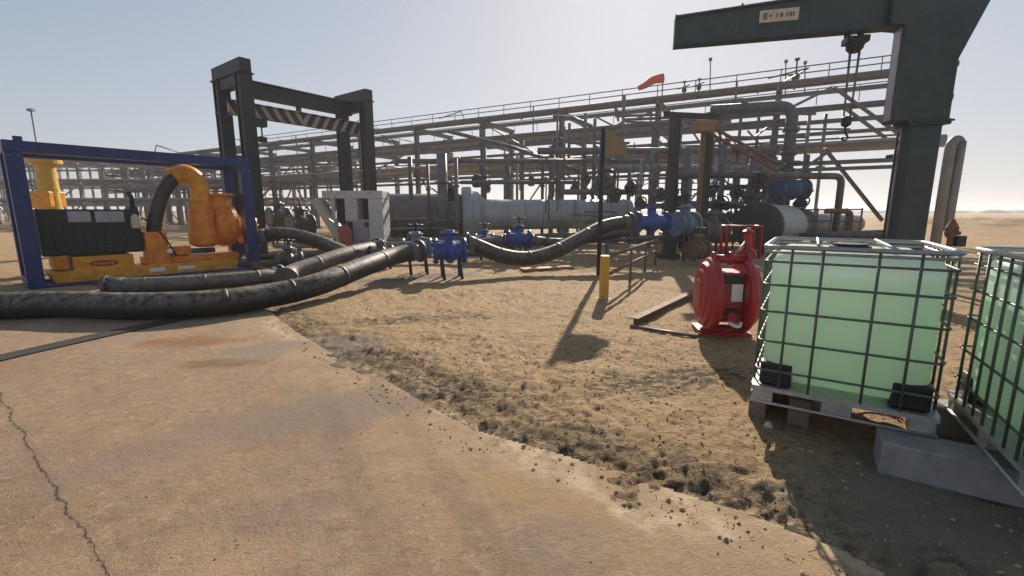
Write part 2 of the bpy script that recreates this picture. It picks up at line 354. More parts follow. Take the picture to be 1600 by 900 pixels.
        h = math_('ADD', math_('MULTIPLY', noise(11, 9, .75), 1.2), math_('MULTIPLY', noise(80, 5, .75), .6)); h = math_('SUBTRACT', h, ck); st, di = .8, .018
    l.new(col, b.inputs['Base Color'])
    bp = n.new('ShaderNodeBump'); bp.inputs['Strength'].default_value = st; bp.inputs['Distance'].default_value = di; l.new(h, bp.inputs['Height']); l.new(bp.outputs[0], b.inputs['Normal'])
    return m
lip = np.exp(-((e_n - .26) / .07) ** 2) * (Rr < 12)
sheet('ground', Zd, np.ones(GX.shape, bool), {'strip': strip * (Rr < 40), 'lip': lip}, ground_mat('sandy dirt', 'dirt'))
Zp = .004 * fbm(GX * 1.2, GY * 1.2, 3, 77)
sheet('concrete_pad', Zp, (SD < .25) & (Rr < 60), {'sand': np.clip(1 + SD / 1.3, 0, 1) * .55, 'lip': lip}, ground_mat('dusty concrete', 'pad'))
hc = MB(); hc.v = [Vector(p) for p in ((-.3, -.3, -.02), (.3, -.3, -.02), (.3, .3, -.02), (-.3, .3, -.02))]; hc.f = [(0, 1, 2, 3)]; hc.s = [False]
part('ground_patch', hc, 'concrete', None, kind='structure')

# loose stones and clods
def scatter(name, n, pick, size, m, label):
    mb = MB(); rs = random.Random(hash(name) % 999 if False else len(name) * 13)
    for _ in range(n):
        x, y = pick(rs); s = size(rs)
        vs = []
        for (a, b_, c) in ((1, 0, 0), (-1, 0, 0), (0, 1, 0), (0, -1, 0), (0, 0, 1), (0, 0, -.6)):
            k = s * rs.uniform(.6, 1.3); vs.append((x + a * k, y + b_ * k * rs.uniform(.5, 1), gz(x, y) + s * .25 + c * k * .6))
        mb.add(vs, [(0, 2, 4), (2, 1, 4), (1, 3, 4), (3, 0, 4), (2, 0, 5), (1, 2, 5), (3, 1, 5), (0, 3, 5)])
    o = part(name, mb, m, None, kind='stuff'); o['label'] = label; o['category'] = name.replace('_', ' '); return o
def gz(x, y):
    r = math.hypot(x, y); a = math.atan2(x, y)
    i = min(max(int(np.searchsorted(rad, r)), 0), len(rad) - 1); j = min(int(np.searchsorted(ang, a)), len(ang) - 1)
    return max(float(Zd[i, j]), float(Zp[i, j]) if SD[i, j] < .2 else -9)
def on_dirt(rs):
    while True:
        y = rs.uniform(1.2, 12) if rs.random() < .5 else rs.uniform(1.2, 5); x = rs.uniform(-4, 3.4)
        s = sdist(np.array([x]), np.array([y]))[0]
        if s > -.05: return x, y
def on_edge(rs):
    while True:
        t = rs.uniform(0, len(edge) - 3.01); i = int(t); f = t - i; p = edge[i] * (1 - f) + edge[i + 1] * f
        o = rs.gauss(.3, .28)
        x, y = p.x + o * .55, p.y + o * .83
        if y > 1.3 and sdist(np.array([x]), np.array([y]))[0] > .02 and rs.random() < .35 + .65 * min(1, y / 4): return x, y
def on_pad(rs): 
    while True:
        y = rs.uniform(1, 6); x = rs.uniform(-4, 1.2)
        if sdist(np.array([x]), np.array([y]))[0] < -.1: return x, y
scatter('pebbles', 4200, on_dirt, lambda r: .006 + .014 * r.random() ** 3, mat('pebble', (.36, .25, .14), .9, var=.5, scale=3), 'small tan pebbles and clods scattered over the dirt')
scatter('clods', 320, on_edge, lambda r: .003 + .011 * r.random() ** 3, mat('dark clod', (.24, .16, .085), .95, var=.6, scale=4), 'dark clods and grit along the edge of the slab')
scatter('grit', 500, on_pad, lambda r: .002 + .007 * r.random() ** 4, mat('grit', (.22, .17, .12), .9, var=.5, scale=3), 'tiny stones lying on the dusty slab')
# dry litter: thin dark stalks lying along the slab edge
mb = MB(); rs = random.Random(5)
for _ in range(260):
    x, y = on_edge(rs); a = rs.gauss(.3, .9); L = rs.uniform(.01, .05); z = gz(x, y) + .006
    mb.bar((x, y, z), (x + L * math.cos(a), y + L * math.sin(a), z + rs.uniform(-.004, .015)), rs.uniform(.0015, .004), .002)
o = part('dry_litter', mb, mat('dry litter', (.07, .055, .035), .9, var=.5), None, kind='stuff'); o['label'] = 'dark dry stalks and litter along the slab edge'; o['category'] = 'litter'
# far scrub on the horizon
mb = MB(); rs = random.Random(3)
for i in range(900):
    a = R(rs.uniform(-60, 62)); r = rs.uniform(500, 900); h = rs.uniform(1.2, 3.2); x, y = r * math.sin(a), r * math.cos(a); wd = rs.uniform(4, 16)
    mb.lathe((x, y, -.5), (0, 0, 1), [(0, wd), (h * .6, wd * .8), (h, wd * .3)], 7)
o = part('far_scrub', mb, mat('scrub', (.06, .065, .05), .9), None, kind='stuff'); o['label'] = 'low dark scrub along the horizon'; o['category'] = 'scrub'

# ------------------------------------------------------------ liquid containers
def plastic():
    m = bpy.data.materials.new('milky green container'); m.use_nodes = True; n, l = m.node_tree.nodes, m.node_tree.links
    n.remove(n['Principled BSDF']); out = n['Material Output']
    tc = n.new('ShaderNodeTexCoord'); sx = n.new('ShaderNodeSeparateXYZ'); l.new(tc.outputs['Object'], sx.inputs[0])
    no = n.new('ShaderNodeTexNoise'); no.inputs['Scale'].default_value = 1.6; l.new(tc.outputs['Object'], no.inputs[0])
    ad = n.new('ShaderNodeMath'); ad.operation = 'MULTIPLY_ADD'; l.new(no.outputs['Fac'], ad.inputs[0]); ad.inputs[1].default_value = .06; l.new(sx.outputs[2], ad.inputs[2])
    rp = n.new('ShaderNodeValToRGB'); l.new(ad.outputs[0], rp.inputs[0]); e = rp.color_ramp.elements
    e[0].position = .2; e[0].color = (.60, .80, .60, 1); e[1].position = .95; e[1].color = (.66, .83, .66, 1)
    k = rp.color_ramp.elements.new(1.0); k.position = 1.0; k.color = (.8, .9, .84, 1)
    df = n.new('ShaderNodeBsdfDiffuse'); tr = n.new('ShaderNodeBsdfTranslucent'); gl = n.new('ShaderNodeBsdfGlossy'); gl.inputs['Roughness'].default_value = .35
    l.new(rp.outputs[0], df.inputs[0]); l.new(rp.outputs[0], tr.inputs[0])
    mx = n.new('ShaderNodeMixShader'); mx.inputs[0].default_value = .6; l.new(df.outputs[0], mx.inputs[1]); l.new(tr.outputs[0], mx.inputs[2])
    m2 = n.new('ShaderNodeMixShader'); m2.inputs[0].default_value = .04; l.new(mx.outputs[0], m2.inputs[1]); l.new(gl.outputs[0], m2.inputs[2]); l.new(m2.outputs[0], out.inputs[0])
    return m
PL = plastic()
def rbox(mb, x0, x1, y0, y1, z0, z1, r, n=6):           # box with rounded vertical corners and soft top and bottom
    def ring(ins, z):
        pts = []
        for cx, cy, a0 in ((x1 - r, y1 - r, 0), (x0 + r, y1 - r, 90), (x0 + r, y0 + r, 180), (x1 - r, y0 + r, 270)):
            for i in range(n + 1):
                a = R(a0 + 90 * i / n); rr = r - ins; pts.append((cx + rr * math.cos(a), cy + rr * math.sin(a), z))
        return pts
    rings = [ring(r * .6, z0), ring(r * .2, z0 + r * .2), ring(0, z0 + r * .6)]
    for k in range(1, 8): rings.append(ring(0, z0 + r * .6 + (z1 - z0 - r * 1.2) * k / 8))
    rings += [ring(0, z1 - r * .6), ring(r * .2, z1 - r * .2), ring(r * .6, z1)]
    m_ = len(rings[0]); vs = [p for g in rings for p in g]
    fs = [(i * m_ + k, i * m_ + (k + 1) % m_, (i + 1) * m_ + (k + 1) % m_, (i + 1) * m_ + k) for i in range(len(rings) - 1) for k in range(m_)]
    o = len(mb.v); mb.add(vs, fs, True); mb.f += [tuple(range(o + m_ - 1, o - 1, -1)), tuple(range(o + len(vs) - m_, o + len(vs)))]; mb.s += [True, True]
    return mb
def ibc(loc, rz, label):
    t = thing('liquid_container', label, 'container', loc, rz, 'caged liquid containers beside the slab', local=True)
    W, D, H = 1.0, 1.2, 1.16
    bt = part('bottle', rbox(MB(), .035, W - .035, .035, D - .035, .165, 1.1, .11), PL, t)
    cp = MB(); cp.lathe((W / 2, D / 2, 1.098), (0, 0, 1), [(0, .13), (.03, .13), (.032, .11), (.05, .11)], 24); part('cap', cp, 'blackplastic', bt)
    for cx in (0, 1):
        for cy in (0, 1):
            g = MB(); x0 = .028 if cx == 0 else W - .028 - .2; y0 = .028 if cy == 0 else D - .028 - .2
            g.box((x0 + .1, y0 + .1, .222), (.2, .2, .17)); part('corner_guard', g, 'blackplastic', t, bev=.015)
    cg = MB(); zs = [.255, .47, .687, .877, 1.04]; r = .0085
    xs = [.01, .155, .33, .62, .82, W - .01]; ys = [.01] + [.01 + (D - .02) * k / 8 for k in range(1, 8)] + [D - .01]
    for z in zs:
        q = .05; pts = [(q, 0, z), (W - q, 0, z), (W - .012, .012, z), (W, q, z), (W, D - q, z), (W - .012, D - .012, z), (W - q, D, z), (q, D, z), (.012, D - .012, z), (0, D - q, z), (0, q, z), (.012, .012, z), (q, 0, z)]
        cg.tube(pts, r, 8, cap=False)
    for x in xs[1:-1]:
        for y in (-.012, D + .012): cg.tube([(x, y, .13), (x, y, 1.13)], r, 8)
    for y in ys[1:-1]:
        for x in (-.012, W + .012): cg.tube([(x, y, .13), (x, y, 1.13)], r, 8)
    part('cage', cg, 'cagebar', t)
    tr = MB(); z = 1.145; q = .09
    def rim(z, e, r):
        pts = [(q, -e, z), (W - q, -e, z), (W - .02, .02 - e, z), (W + e, q, z), (W + e, D - q, z), (W - .02, D - .02 + e, z), (W - q, D + e, z), (q, D + e, z), (.02, D - .02 + e, z), (-e, D - q, z), (-e, q, z), (.02, .02 - e, z), (q, -e, z)]
        tr.tube(pts, r, 10, cap=False)
    rim(1.14, .012, .016); rim(1.105, .004, .01)
    for x in (.3, .7): tr.tube([(x, -.01, 1.15), (x, D + .01, 1.15)], .011, 8)
    part('top_rim', tr, 'galv', t)
    pl = MB()
    for y in (.0, D): pl.bar((-.01, y, .118), (W + .01, y, .118), .04, .032)
    for x in (.0, W): pl.bar((x, .022, .118), (x, D - .022, .118), .04, .03)
    pl.box((W / 2, D / 2, .125), (W - .045, D - .045, .008))
    rq = [(-.005, -.005), (W + .005, -.005), (W + .005, D + .005), (-.005, D + .005), (-.005, -.005)]
    for (a, b_), (c, d) in zip(rq, rq[1:]): pl.tube([(a, b_, .012), (c, d, .012)], .011, 8)
    pa = part('pallet', pl, 'zinc', t)
    for x in (.06, W / 2, W - .06):
        for y in (.06, D / 2, D - .06):
            if x == W / 2 and y == D / 2: continue
            f = MB(); f.box((x, y, .052), (.13 if x != W / 2 else .17, .12, .096)); part('foot', f, 'zinc', pa, bev=.008)
    return t
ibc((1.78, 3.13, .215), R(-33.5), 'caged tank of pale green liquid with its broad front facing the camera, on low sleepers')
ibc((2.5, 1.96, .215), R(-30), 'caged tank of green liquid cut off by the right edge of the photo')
def sleeper(p, d, L, w_, h, m, label):
    mb = MB(); d = Vector((*d, 0)).normalized(); p = Vector(p); mb.bar(p + Vector((0, 0, h / 2)), p + d * L + Vector((0, 0, h / 2)), w_, h)
    return single('sleeper', mb, m, label, 'sleeper', p, 'sleepers under the containers', bev=.012)
p0 = gnd(1375, 745)
sleeper((p0.x + .08, p0.y + .14, 0), (.84, -.54), 2.0, .26, .212, 'concrete', 'long grey concrete sleeper under the near corner of the front tank')
sleeper((2.15, 3.15, 0), (.55, .83), 1.1, .14, .212, 'timber', 'dark timber block under the middle of the front tank pallet')
sleeper((1.92, 3.3, 0), (.55, .83), 1.0, .12, .212, 'timber', 'dark timber block under the left end of the front tank pallet')
sleeper((3.0, 3.2, 0), (.84, -.54), 1.6, .2, .212, 'concrete', 'grey concrete sleeper behind the gap between the two tanks')
rk = MB(); rk.lathe(gnd(1200, 668) + Vector((0, 0, -.01)), (0, 0, 1), [(0, .03), (.02, .035), (.05, .02), (.06, .004)], 7); single('stone', rk, mat('pale stone', (.5, .47, .43), .9), 'small pale stone lying in the shade below the left corner of the front tank', 'stone')

# ------------------------------------------------------------ red diaphragm pump
b = gnd(1140, 530)
t = thing('diaphragm_pump', 'red twin chamber diaphragm pump with a tube frame on top, left of the front tank', 'pump', b + Vector((0, .2, .01)), R(-9), local=True)
for s in (-1, 1):
    m_ = MB(); m_.lathe((s * .13, 0, .53), (s, 0, 0), [(0, .30), (.01, .43), (.025, .47), (.05, .48), (.09, .48), (.11, .465), (.13, .42), (.17, .40), (.18, .33), (.2, .31), (.21, .2), (.23, .18), (.235, .0)], 48)
    for k in range(16):
        g = 2 * math.pi * k / 16; c = Vector((s * .2, .44 * math.cos(g), .53 + .44 * math.sin(g))); m_.cyl(c - Vector((.035, 0, 0)), c + Vector((.035, 0, 0)), .014, 6)
    ch = part('chamber', m_, 'red', t)
m_ = MB(); m_.tube([(-.2, -.05, .99), (.2, -.05, .99)], .06, 14); m_.flange((-.2, -.05, 1.0), (1, 0, 0), .085, .03, 6); m_.flange((.2, -.05, 1.0), (1, 0, 0), .085, .03, 6); m_.flange((0, -.05, 1.0), (1, 0, 0), .09, .05)
part('discharge_manifold', m_, 'red', t)
m_ = MB(); m_.tube([(-.2, -.05, .08), (.2, -.05, .08)], .065, 14); m_.flange((-.2, -.05, .08), (1, 0, 0), .09, .03, 6); m_.flange((.2, -.05, .08), (1, 0, 0), .09, .03, 6); m_.box((0, .1, .03), (.62, .5, .05))
part('suction_manifold', m_, 'red', t)
m_ = MB(); m_.box((0, 0, .53), (.27, .5, .62)); 
for z in (.3, .36, .42): m_.box((-.05, -.265, z), (.14, .05, .025))
m_.cyl((.0, -.24, .3), (.0, -.32, .3), .06, 16); cb = part('centre_block', m_, 'red', t, bev=.01)
m_ = MB(); m_.box((.0, -.262, .76), (.24, .03, .11)); part('grille', m_, 'blackplastic', cb, bev=.01); m_ = MB(); m_.box((.02, -.27, .36), (.12, .05, .08)); part('air_valve', m_, 'blackplastic', cb, bev=.01)
m_ = MB(); m_.box((.05, -.262, .6), (.13, .02, .22)); part('label_plate', m_, 'label', cb)
m_ = MB(); m_.tube(smooth_path([(-.02, -.26, .26), (.0, -.32, .21), (.08, -.33, .19), (.12, -.29, .23)], 5), .022, 10); part('air_inlet', m_, 'label', cb)
m_ = MB(); m_.tube([(-.04, 0, 1.03), (-.04, 0, 1.4), (.36, 0, 1.4), (.36, 0, 1.0)], .022, 8); m_.tube([(-.04, .24, 1.0), (-.04, .24, 1.4), (.36, .24, 1.4), (.36, .24, 1.0)], .022, 8)
m_.tube([(-.04, 0, 1.4), (-.04, .24, 1.4)], .016, 8); m_.tube([(.36, 0, 1.4), (.36, .24, 1.4)], .016, 8); part('top_frame', m_, 'darkred', t)
m_ = MB(); m_.lathe((.24, .1, 1.0), (0, 0, 1), [(0, .13), (.08, .11), (.14, .05), (.3, .045), (.34, .07), (.36, .03)], 16); m_.tube([(.24, .08, 1.24), (.1, .04, 1.08)], .018, 8); part('regulator', m_, 'red', t)
m_ = MB(); m_.tube([(.2, .05, 1.2), (.06, .0, 1.04)], .012, 8); part('air_line', m_, 'galv', t); m_ = MB(); m_.cyl((.24, .1, 1.33), (.24, .1, 1.38), .03, 10); part('air_cap', m_, 'galv', t)

# ------------------------------------------------------------ jib crane
co = Vector((7.04, 8.05, 0)); sdir = Vector((-.968, .252, 0)); pdir = Vector((.252, .968, 0)); crz = math.atan2(sdir.y, sdir.x)
t = thing('jib_crane', 'dark green grey jib crane towering behind the tanks, its boom reaching left', 'crane', co, crz, local=True)
fn = lambda a, b_, c: Vector((a, c, b_))
m_ = MB(); m_.prism([(-.215, .12), (.215, .12), (.215, 3.6), (-.215, 3.6)], fn, -.16, .16); part('mast', m_, 'crane', t, bev=.02)
m_ = MB(); m_.prism([(-.28, 3.1), (.52, 3.1), (.52, 4.62), (.75, 4.66), (.75, 5.35), (.2, 5.8), (-.3, 5.85), (-.68, 5.5), (-.62, 5.0), (-.28, 4.05)], fn, -.19, .19)
hd = part('mast_head', m_, 'crane', t, bev=.02)
m_ = MB(); m_.box((.0, 0, 3.09), (.66, .46, .03)); m_.box((.0, 0, 3.05), (.6, .42, .03))
for x in (-.27, -.1, .1, .27):
    for y in (-.205, .205): m_.cyl((x, y, 3.02), (x, y, 3.12), .016, 6)
part('joint_flange', m_, 'crane', t)
for x in (.75, 1.9, 3.0):
    m_ = MB(); m_.box((x, 0, 4.97), (.03, .14, .58)); part('stiffener', m_, 'crane', hd)
m_ = MB(); m_.tube([(.26, -.17, .3), (.26, -.17, 3.0)], .018, 6); m_.tube([(-.1, -.2, 3.2), (-.1, -.2, 5.0), (.6, -.1, 5.36)], .016, 6); part('cable', m_, 'blackplastic', t)
m_ = MB(); m_.box((.532, .0, 3.92), (.02, .2, 1.55)); part('lit_strip', m_, 'glass', hd)  # pale strip added: light on the head's end face put into colour
m_ = MB(); m_.prism([(.6, 4.66), (4.1, 4.66), (4.12, 5.13), (.6, 5.3)], fn, -.06, .06)
m_.box((2.35, 0, 4.655), (3.55, .26, .03)); m_.prism([(.6, 5.29), (4.12, 5.12), (4.12, 5.15), (.6, 5.32)], fn, -.13, .13)
m_.box((4.12, 0, 4.9), (.025, .28, .52)); bm_ = part('boom', m_, 'crane', t)
m_ = MB(); m_.box((2.4, -.075 + .15 if False else .075, 5.0), (.62, .012, .2)); 
# local y points away from or toward the viewer depending on the frame: put a plate on both faces
m_.box((2.4, -.075, 5.0), (.62, .012, .2)); pt = part('load_plate', m_, 'cream', bm_)
m_ = MB()
for sgn in (-1, 1):
    for x_, w_, h_ in ((2.17, .03, .07), (2.215, .04, .07), (2.27, .03, .07), (2.36, .05, .07), (2.43, .03, .07), (2.53, .04, .05), (2.62, .07, .11)): m_.box((x_, sgn * .083, 5.0), (w_, .004, h_))
part('plate_marking', m_, 'steel', pt)
m_ = MB(); m_.box((1.15, 0, 4.5), (.34, .24, .1)); m_.lathe((1.15, -.0, 4.47), (0, 0, -1), [(0, .14), (.1, .13), (.16, .08)], 14)
for x in (1.05, 1.25):
    for y in (-.1, .1): m_.cyl((x, y - .02, 4.62), (x, y + .02, 4.62), .05, 10)
ho = part('hoist_trolley', m_, 'black', t)
m_ = MB()
for x, y in ((1.06, 0), (1.1, .05), (1.2, 0), (1.24, .05)): m_.tube([(x, y, 4.35), (1.15 + (x - 1.15) * .7, y, 3.25)], .011, 6)
part('chain', m_, 'steel', ho)
m_ = MB(); m_.lathe((1.15, .02, 3.25), (0, 0, -1), [(0, .05), (.02, .08), (.14, .08), (.18, .03)], 12); m_.tube(smooth_path([(1.15, .02, 3.08), (1.15, .02, 2.98), (1.1, .02, 2.9), (1.15, .02, 2.84), (1.21, .02, 2.9)], 4), .018, 8); part('hook', m_, 'black', ho)
m_ = MB(); m_.box((0, 0, .02), (.95, .95, .04)); m_.prism([(-.4, .04), (.4, .04), (.23, .6), (-.23, .6)], fn, -.012, .012); m_.prism([(-.4, .04), (.4, .04), (.23, .6), (-.23, .6)], lambda a, b_, c: Vector((c, a, b_)), -.012, .012); part('base_plate', m_, 'black', t)
m_ = MB(); m_.box((.0, -.175, 1.35), (.22, .03, .26)); part('control_box', m_, 'steel', t, bev=.01)
m_ = MB(); m_.tube([(-.25, -.1, .1), (-.25, -.1, 2.0)], .03, 8); part('conduit', m_, 'pipe', t)

# ------------------------------------------------------------ things right of the crane
p = at(1462, 375, 9.3)
m_ = MB(); m_.tube([(p.x, p.y, 0), (p.x, p.y, 2.7)] + smooth_path([(p.x, p.y, 2.8), (p.x + .02, p.y, 2.93), (p.x + .1, p.y, 3.0), (p.x + .17, p.y, 2.95), (p.x + .19, p.y, 2.8), (p.x + .19, p.y, 1.2)], 5)[0:], .09, 14)
single('vent_pipe', m_, 'pipe', 'grey vent pipe bent over at the top just right of the crane mast', 'pipe', (p.x, p.y, 0))
p = at(1487, 360, 8.4)
t = thing('hydrant', 'small dark brown standpipe with a black box, right of the vent pipe', 'standpipe', (p.x, p.y, 0))
m_ = MB(); m_.lathe((p.x, p.y, 0), (0, 0, 1), [(0, .12), (.03, .12), (.04, .05), (1.1, .05), (1.15, .09), (1.3, .1), (1.38, .06), (1.46, .02)], 14); m_.cyl((p.x - .1, p.y, 1.2), (p.x + .15, p.y, 1.2), .04, 10); part('body', m_, 'rust', t)
m_ = MB(); m_.box((p.x + .13, p.y - .03, 1.05), (.17, .14, .2)); part('box', m_, 'blackplastic', t, bev=.01)
m_ = MB()   # lattice mast far away
bx = at(1487, 330, 330)
t = thing('lattice_mast', 'faint far lattice mast on the horizon right of the crane', 'mast', (bx.x, bx.y, 0))
for z in range(0, 36, 4):
    k = 1.8 * (1 - z / 48); k2 = 1.8 * (1 - (z + 4) / 48)
    for sx_ in (-1, 1):
        m_.bar((bx.x + sx_ * k, bx.y, z), (bx.x + sx_ * k2, bx.y, z + 4), .22); m_.bar((bx.x + sx_ * k, bx.y, z), (bx.x - sx_ * k2, bx.y, z + 4), .12)
part('frame', m_, 'pipe', t)
m_ = MB()
for z in (16, 22, 28): m_.bar((bx.x - 7, bx.y, z), (bx.x + 7, bx.y, z), .2)
part('cross_arm', m_, 'pipe', t)

# ------------------------------------------------------------ diesel pump in its blue frame
ko = Vector((-10.0, 9.3, 0)); ku = Vector((.633, .774, 0)).normalized(); kw = Vector((-ku.y, ku.x, 0)); krz = math.atan2(ku.y, ku.x)
def L(px, py, w_):
    x, k = ray(px, py); d = Vector((x, 1, 0)); Y = (w_ + ko.dot(kw)) / d.dot(kw); P = d * Y - ko
    return Vector((P.dot(ku), w_, EYE + k * Y))
t = thing('diesel_pump', 'orange engine driven pump on an orange tank inside a blue lifting frame', 'pump', ko, krz, local=True)
FL, FW, FH = 4.25, 1.25, 3.0
fr = MB(); a = .26
for u, w_ in ((0, 0), (FL, 0), (0, FW), (FL, FW)): fr.box((u, w_, FH / 2 - .1), (a, a, FH - .2 - .03))
for w_ in (0, FW):
    fr.box((FL / 2, w_, FH - .12), (FL + a + .02, a + .02, .22)); fr.box((FL / 2, w_, .03), (FL - a - .01, a + .006, .05))
for u in (0, FL):
    fr.box((u, FW / 2, FH - .12), (a + .012, FW - a - .02, .2)); fr.box((u, FW / 2, .1), (a + .012, FW - a - .02, .18))
for u, w_ in ((.1, 0), (FL - .1, 0), (.1, FW), (FL - .1, FW)): fr.box((u, w_, FH + .04), (.14, .03, .1))
part('lifting_frame', fr, 'navy', t, bev=.012)
w0 = .16
a0, a1 = L(84, 448, w0), L(372, 428, w0)
z1 = .42
m_ = MB(); m_.prism([(a0.x + .05, .03), (a1.x, .03), (a1.x + .05, .3), (a0.x - .05, .29)], fn, w0, w0 + .95); bt = part('skid_tank', m_, 'amber', t, bev=.015)
def Lbox(mb, x0, y0, x1, y1, w_, d):                    # pixel rectangle on plane w_, extruded backwards
    A_, B_ = L(x0, y1, w_), L(x1, y1, w_); A2, B2 = L(x0, y0, w_), L(x1, y0, w_)
    zb, zt = (A_.z + B_.z) / 2, (A2.z + B2.z) / 2
    mb.box(((A_.x + B_.x) / 2, w_ + d / 2, (zb + zt) / 2), (B_.x - A_.x, d, zt - zb)); return (A_.x, B_.x, zb, zt)
m_ = MB(); x0, x1, zb, zt = Lbox(m_, 116, 399, 212, 424, w0 + .06, .85); part('fuel_tank', m_, 'amber', t, bev=.02)
m_ = MB(); Lbox(m_, 86, 400, 108, 422, w0 + .07, .9); part('tool_box', m_, 'orange', t, bev=.02)
m_ = MB(); Lbox(m_, 66, 327, 226, 397, w0 + .12, .8); en = part('engine_canopy', m_, 'blackplastic', t, bev=.03)
for x0_, x1_ in ((107, 143), (150, 195)):
    m_ = MB(); Lbox(m_, x0_, 330, x1_, 347, w0 + .1, .03); part('side_panel', m_, 'glass', en)
m_ = MB()
for k in range(9): Lbox(m_, 72 + k * 16, 356, 80 + k * 16, 388, w0 + .095, .03)
m_.box((L(150, 352, w0).x, w0 + .1, L(150, 350, w0).z), (1.6, .06, .05)); part('engine_block', m_, 'black', en)
m_ = MB(); q = L(208, 327, w0 + .4); m_.tube([q, q + Vector((0, 0, .3)), q + Vector((-.06, 0, .42))], .045, 12); m_.cyl(q + Vector((0, 0, -.3)), q + Vector((0, 0, .08)), .07, 12); part('exhaust', m_, 'blackplastic', en)
m_ = MB(); q = L(213, 357, w0 + .02); m_.lathe(q, (0, 0, 1), [(0, .07), (.02, .09), (.26, .09), (.3, .06), (.34, .03)], 16); part('filter_can', m_, 'cream', en)
m_ = MB(); Lbox(m_, 233, 362, 268, 420, w0 + .05, .4); Lbox(m_, 268, 385, 300, 398, w0 + .15, .4); Lbox(m_, 228, 398, 375, 408, w0 + .18, .6); part('bearing_bracket', m_, 'orange', t, bev=.015)
w1 = w0 + .35
m_ = MB(); m_.tube(smooth_path([L(239, 372, w1), L(243, 340, w1), L(251, 310, w1), L(264, 287, w1), L(282, 272, w1)], 6), .155, 18); part('suction_hose', m_, 'brownhose', t)
m_ = MB(); m_.tube(smooth_path([L(270, 277, w1), L(288, 270, w1), L(304, 278, w1), L(312, 296, w1), L(313, 318, w1)], 6), .215, 20); e0 = L(313, 318, w1); m_.flange(L(272, 276, w1), (-.6, 0, -.5), .235, .05, 8); m_.flange(e0, (0, 0, 1), .27, .06, 10); part('discharge_elbow', m_, 'amber', t)
m_ = MB(); m_.lathe(e0 + Vector((0, 0, -1.15)), (0, 0, 1), [(0, .18), (.05, .31), (.1, .35), (.35, .36), (.5, .32), (.8, .31), (1.15, .29)], 24); part('separator_pot', m_, 'orange', t)
v0 = L(352, 348, w0 + .45)
m_ = MB(); m_.lathe(v0 + Vector((-.34, 0, -.05)), (1, 0, 0), [(0, .25), (.02, .5), (.1, .56), (.2, .6), (.38, .6), (.5, .56), (.52, .42), (.7, .26), (.72, .22)], 32)
m_.cyl(v0 + Vector((-.12, 0, 0)), v0 + Vector((-.12, 0, .78)), .33, 22); m_.flange(v0 + Vector((-.12, 0, .76)), (0, 0, 1), .39, .06, 10); part('volute', m_, 'orange', t)
m_ = MB(); q = v0 + Vector((.36, 0, -.08)); m_.cyl(q, q + Vector((.34, 0, 0)), .2, 20); m_.flange(q + Vector((.34, 0, 0)), (1, 0, 0), .28, .07, 8); m_.box(q + Vector((.1, 0, -.35)), (.2, .4, .3)); part('suction_flange', m_, 'orange', t)
m_ = MB(); q = v0 + Vector((.08, -.1, .62)); m_.tube(smooth_path([q, q + Vector((.08, 0, .16)), q + Vector((.2, 0, .12)), q + Vector((.24, 0, -.1)), q + Vector((.24, 0, -.4))], 5), .035, 8); part('air_line', m_, 'blackplastic', t)
m_ = MB(); q = L(248, 431, w0 - .004); m_.box((q.x, q.y, .17), (.3, .008, .1)); part('warning_label', m_, 'label', bt); m_ = MB(); q = L(293, 430, w0 - .004); m_.box((q.x, q.y, .17), (.36, .008, .09)); part('warning_label', m_, 'label', bt)
m_ = MB(); q = L(163, 411, w0 + .06); mk = [(.26 * math.cos(R(a_)), .07 * math.sin(R(a_))) for a_ in range(0, 360, 15)]
m_.prism(mk, lambda a_, b_, c: Vector((q.x + a_, q.y + c, q.z + b_)), -.008, .0); mk_ = part('maker_mark', m_, 'red', bt)
m_ = MB()
for k in range(7): m_.box(q + Vector((-.16 + k * .052, -.0095, 0)), (.028, .003, .05))
part('mark_lettering', m_, 'amber', mk_)

# ------------------------------------------------------------ black gantry
go = Vector((-8.85, 15.7, 0)); gu = Vector((.594, .804, 0)); GL, GW, GH = 4.73, 1.7, 6.5; grz = math.atan2(gu.y, gu.x)
t2 = bpy.data.objects['diesel_pump']
m_ = MB(); q = L(240, 352, w0 + .1); m_.tube(smooth_path([L(222, 340, w0 + .1), q + Vector((.05, -.05, -.1)), L(262, 378, w0 + .03), L(276, 400, w0 + .1)], 6), .022, 6); part('cable', m_, 'blackplastic', t2)
m_ = MB(); m_.cyl(L(265, 392, w0 + .02), L(265, 392, w0 + .02) + Vector((0, -.03, 0)), .06, 14); part('gauge', m_, 'label', t2)
m_ = MB(); q = L(285, 400, w0 + .3); m_.tube([q + Vector((-.35, 0, .12)), q + Vector((.75, 0, .12))], .07, 10); m_.flange(q + Vector((.1, 0, .12)), (1, 0, 0), .13, .05, 6); part('drive_shaft', m_, 'darkpipe', t2)
m_ = MB()
for u in (.0, FL):
    for z in (.25, FH - .3):
        for k in (-1, 1): m_.cyl((u + k * .07, -.15, z), (u + k * .07, -.125, z), .018, 6)
part('bolts', m_, 'steel', t2)
t = thing('gantry_hoist', 'black steel gantry on four legs with a black and pale striped beam', 'gantry', go, grz, local=True)
for u, w_ in ((0, 0), (0, GW), (GL, 0), (GL, GW)):
    m_ = MB(); m_.ibeam((u, w_, .03), (u, w_, GH - .42), .40, .40, .05, up=(0, 1, 0)); m_.box((u, w_, GH / 2 - .2), (.34, .1, GH - .5)); m_.box((u, w_, .015), (.6, .6, .03)); m_.box((u, w_, GH - .44), (.5, .5, .04)); [m_.box((u, w_, z), (.43, .43, .03)) for z in (1.5, 3.3, 5.0)]; part('leg', m_, 'black', t)
for u in (0, GL):
    m_ = MB(); m_.bar((u, -.25, GH - .21), (u, GW + .25, GH - .21), .36, .42); m_.box((u, GW / 2, GH - .62), (.3, GW - .5, .36)); part('end_beam', m_, 'black', t, bev=.02)
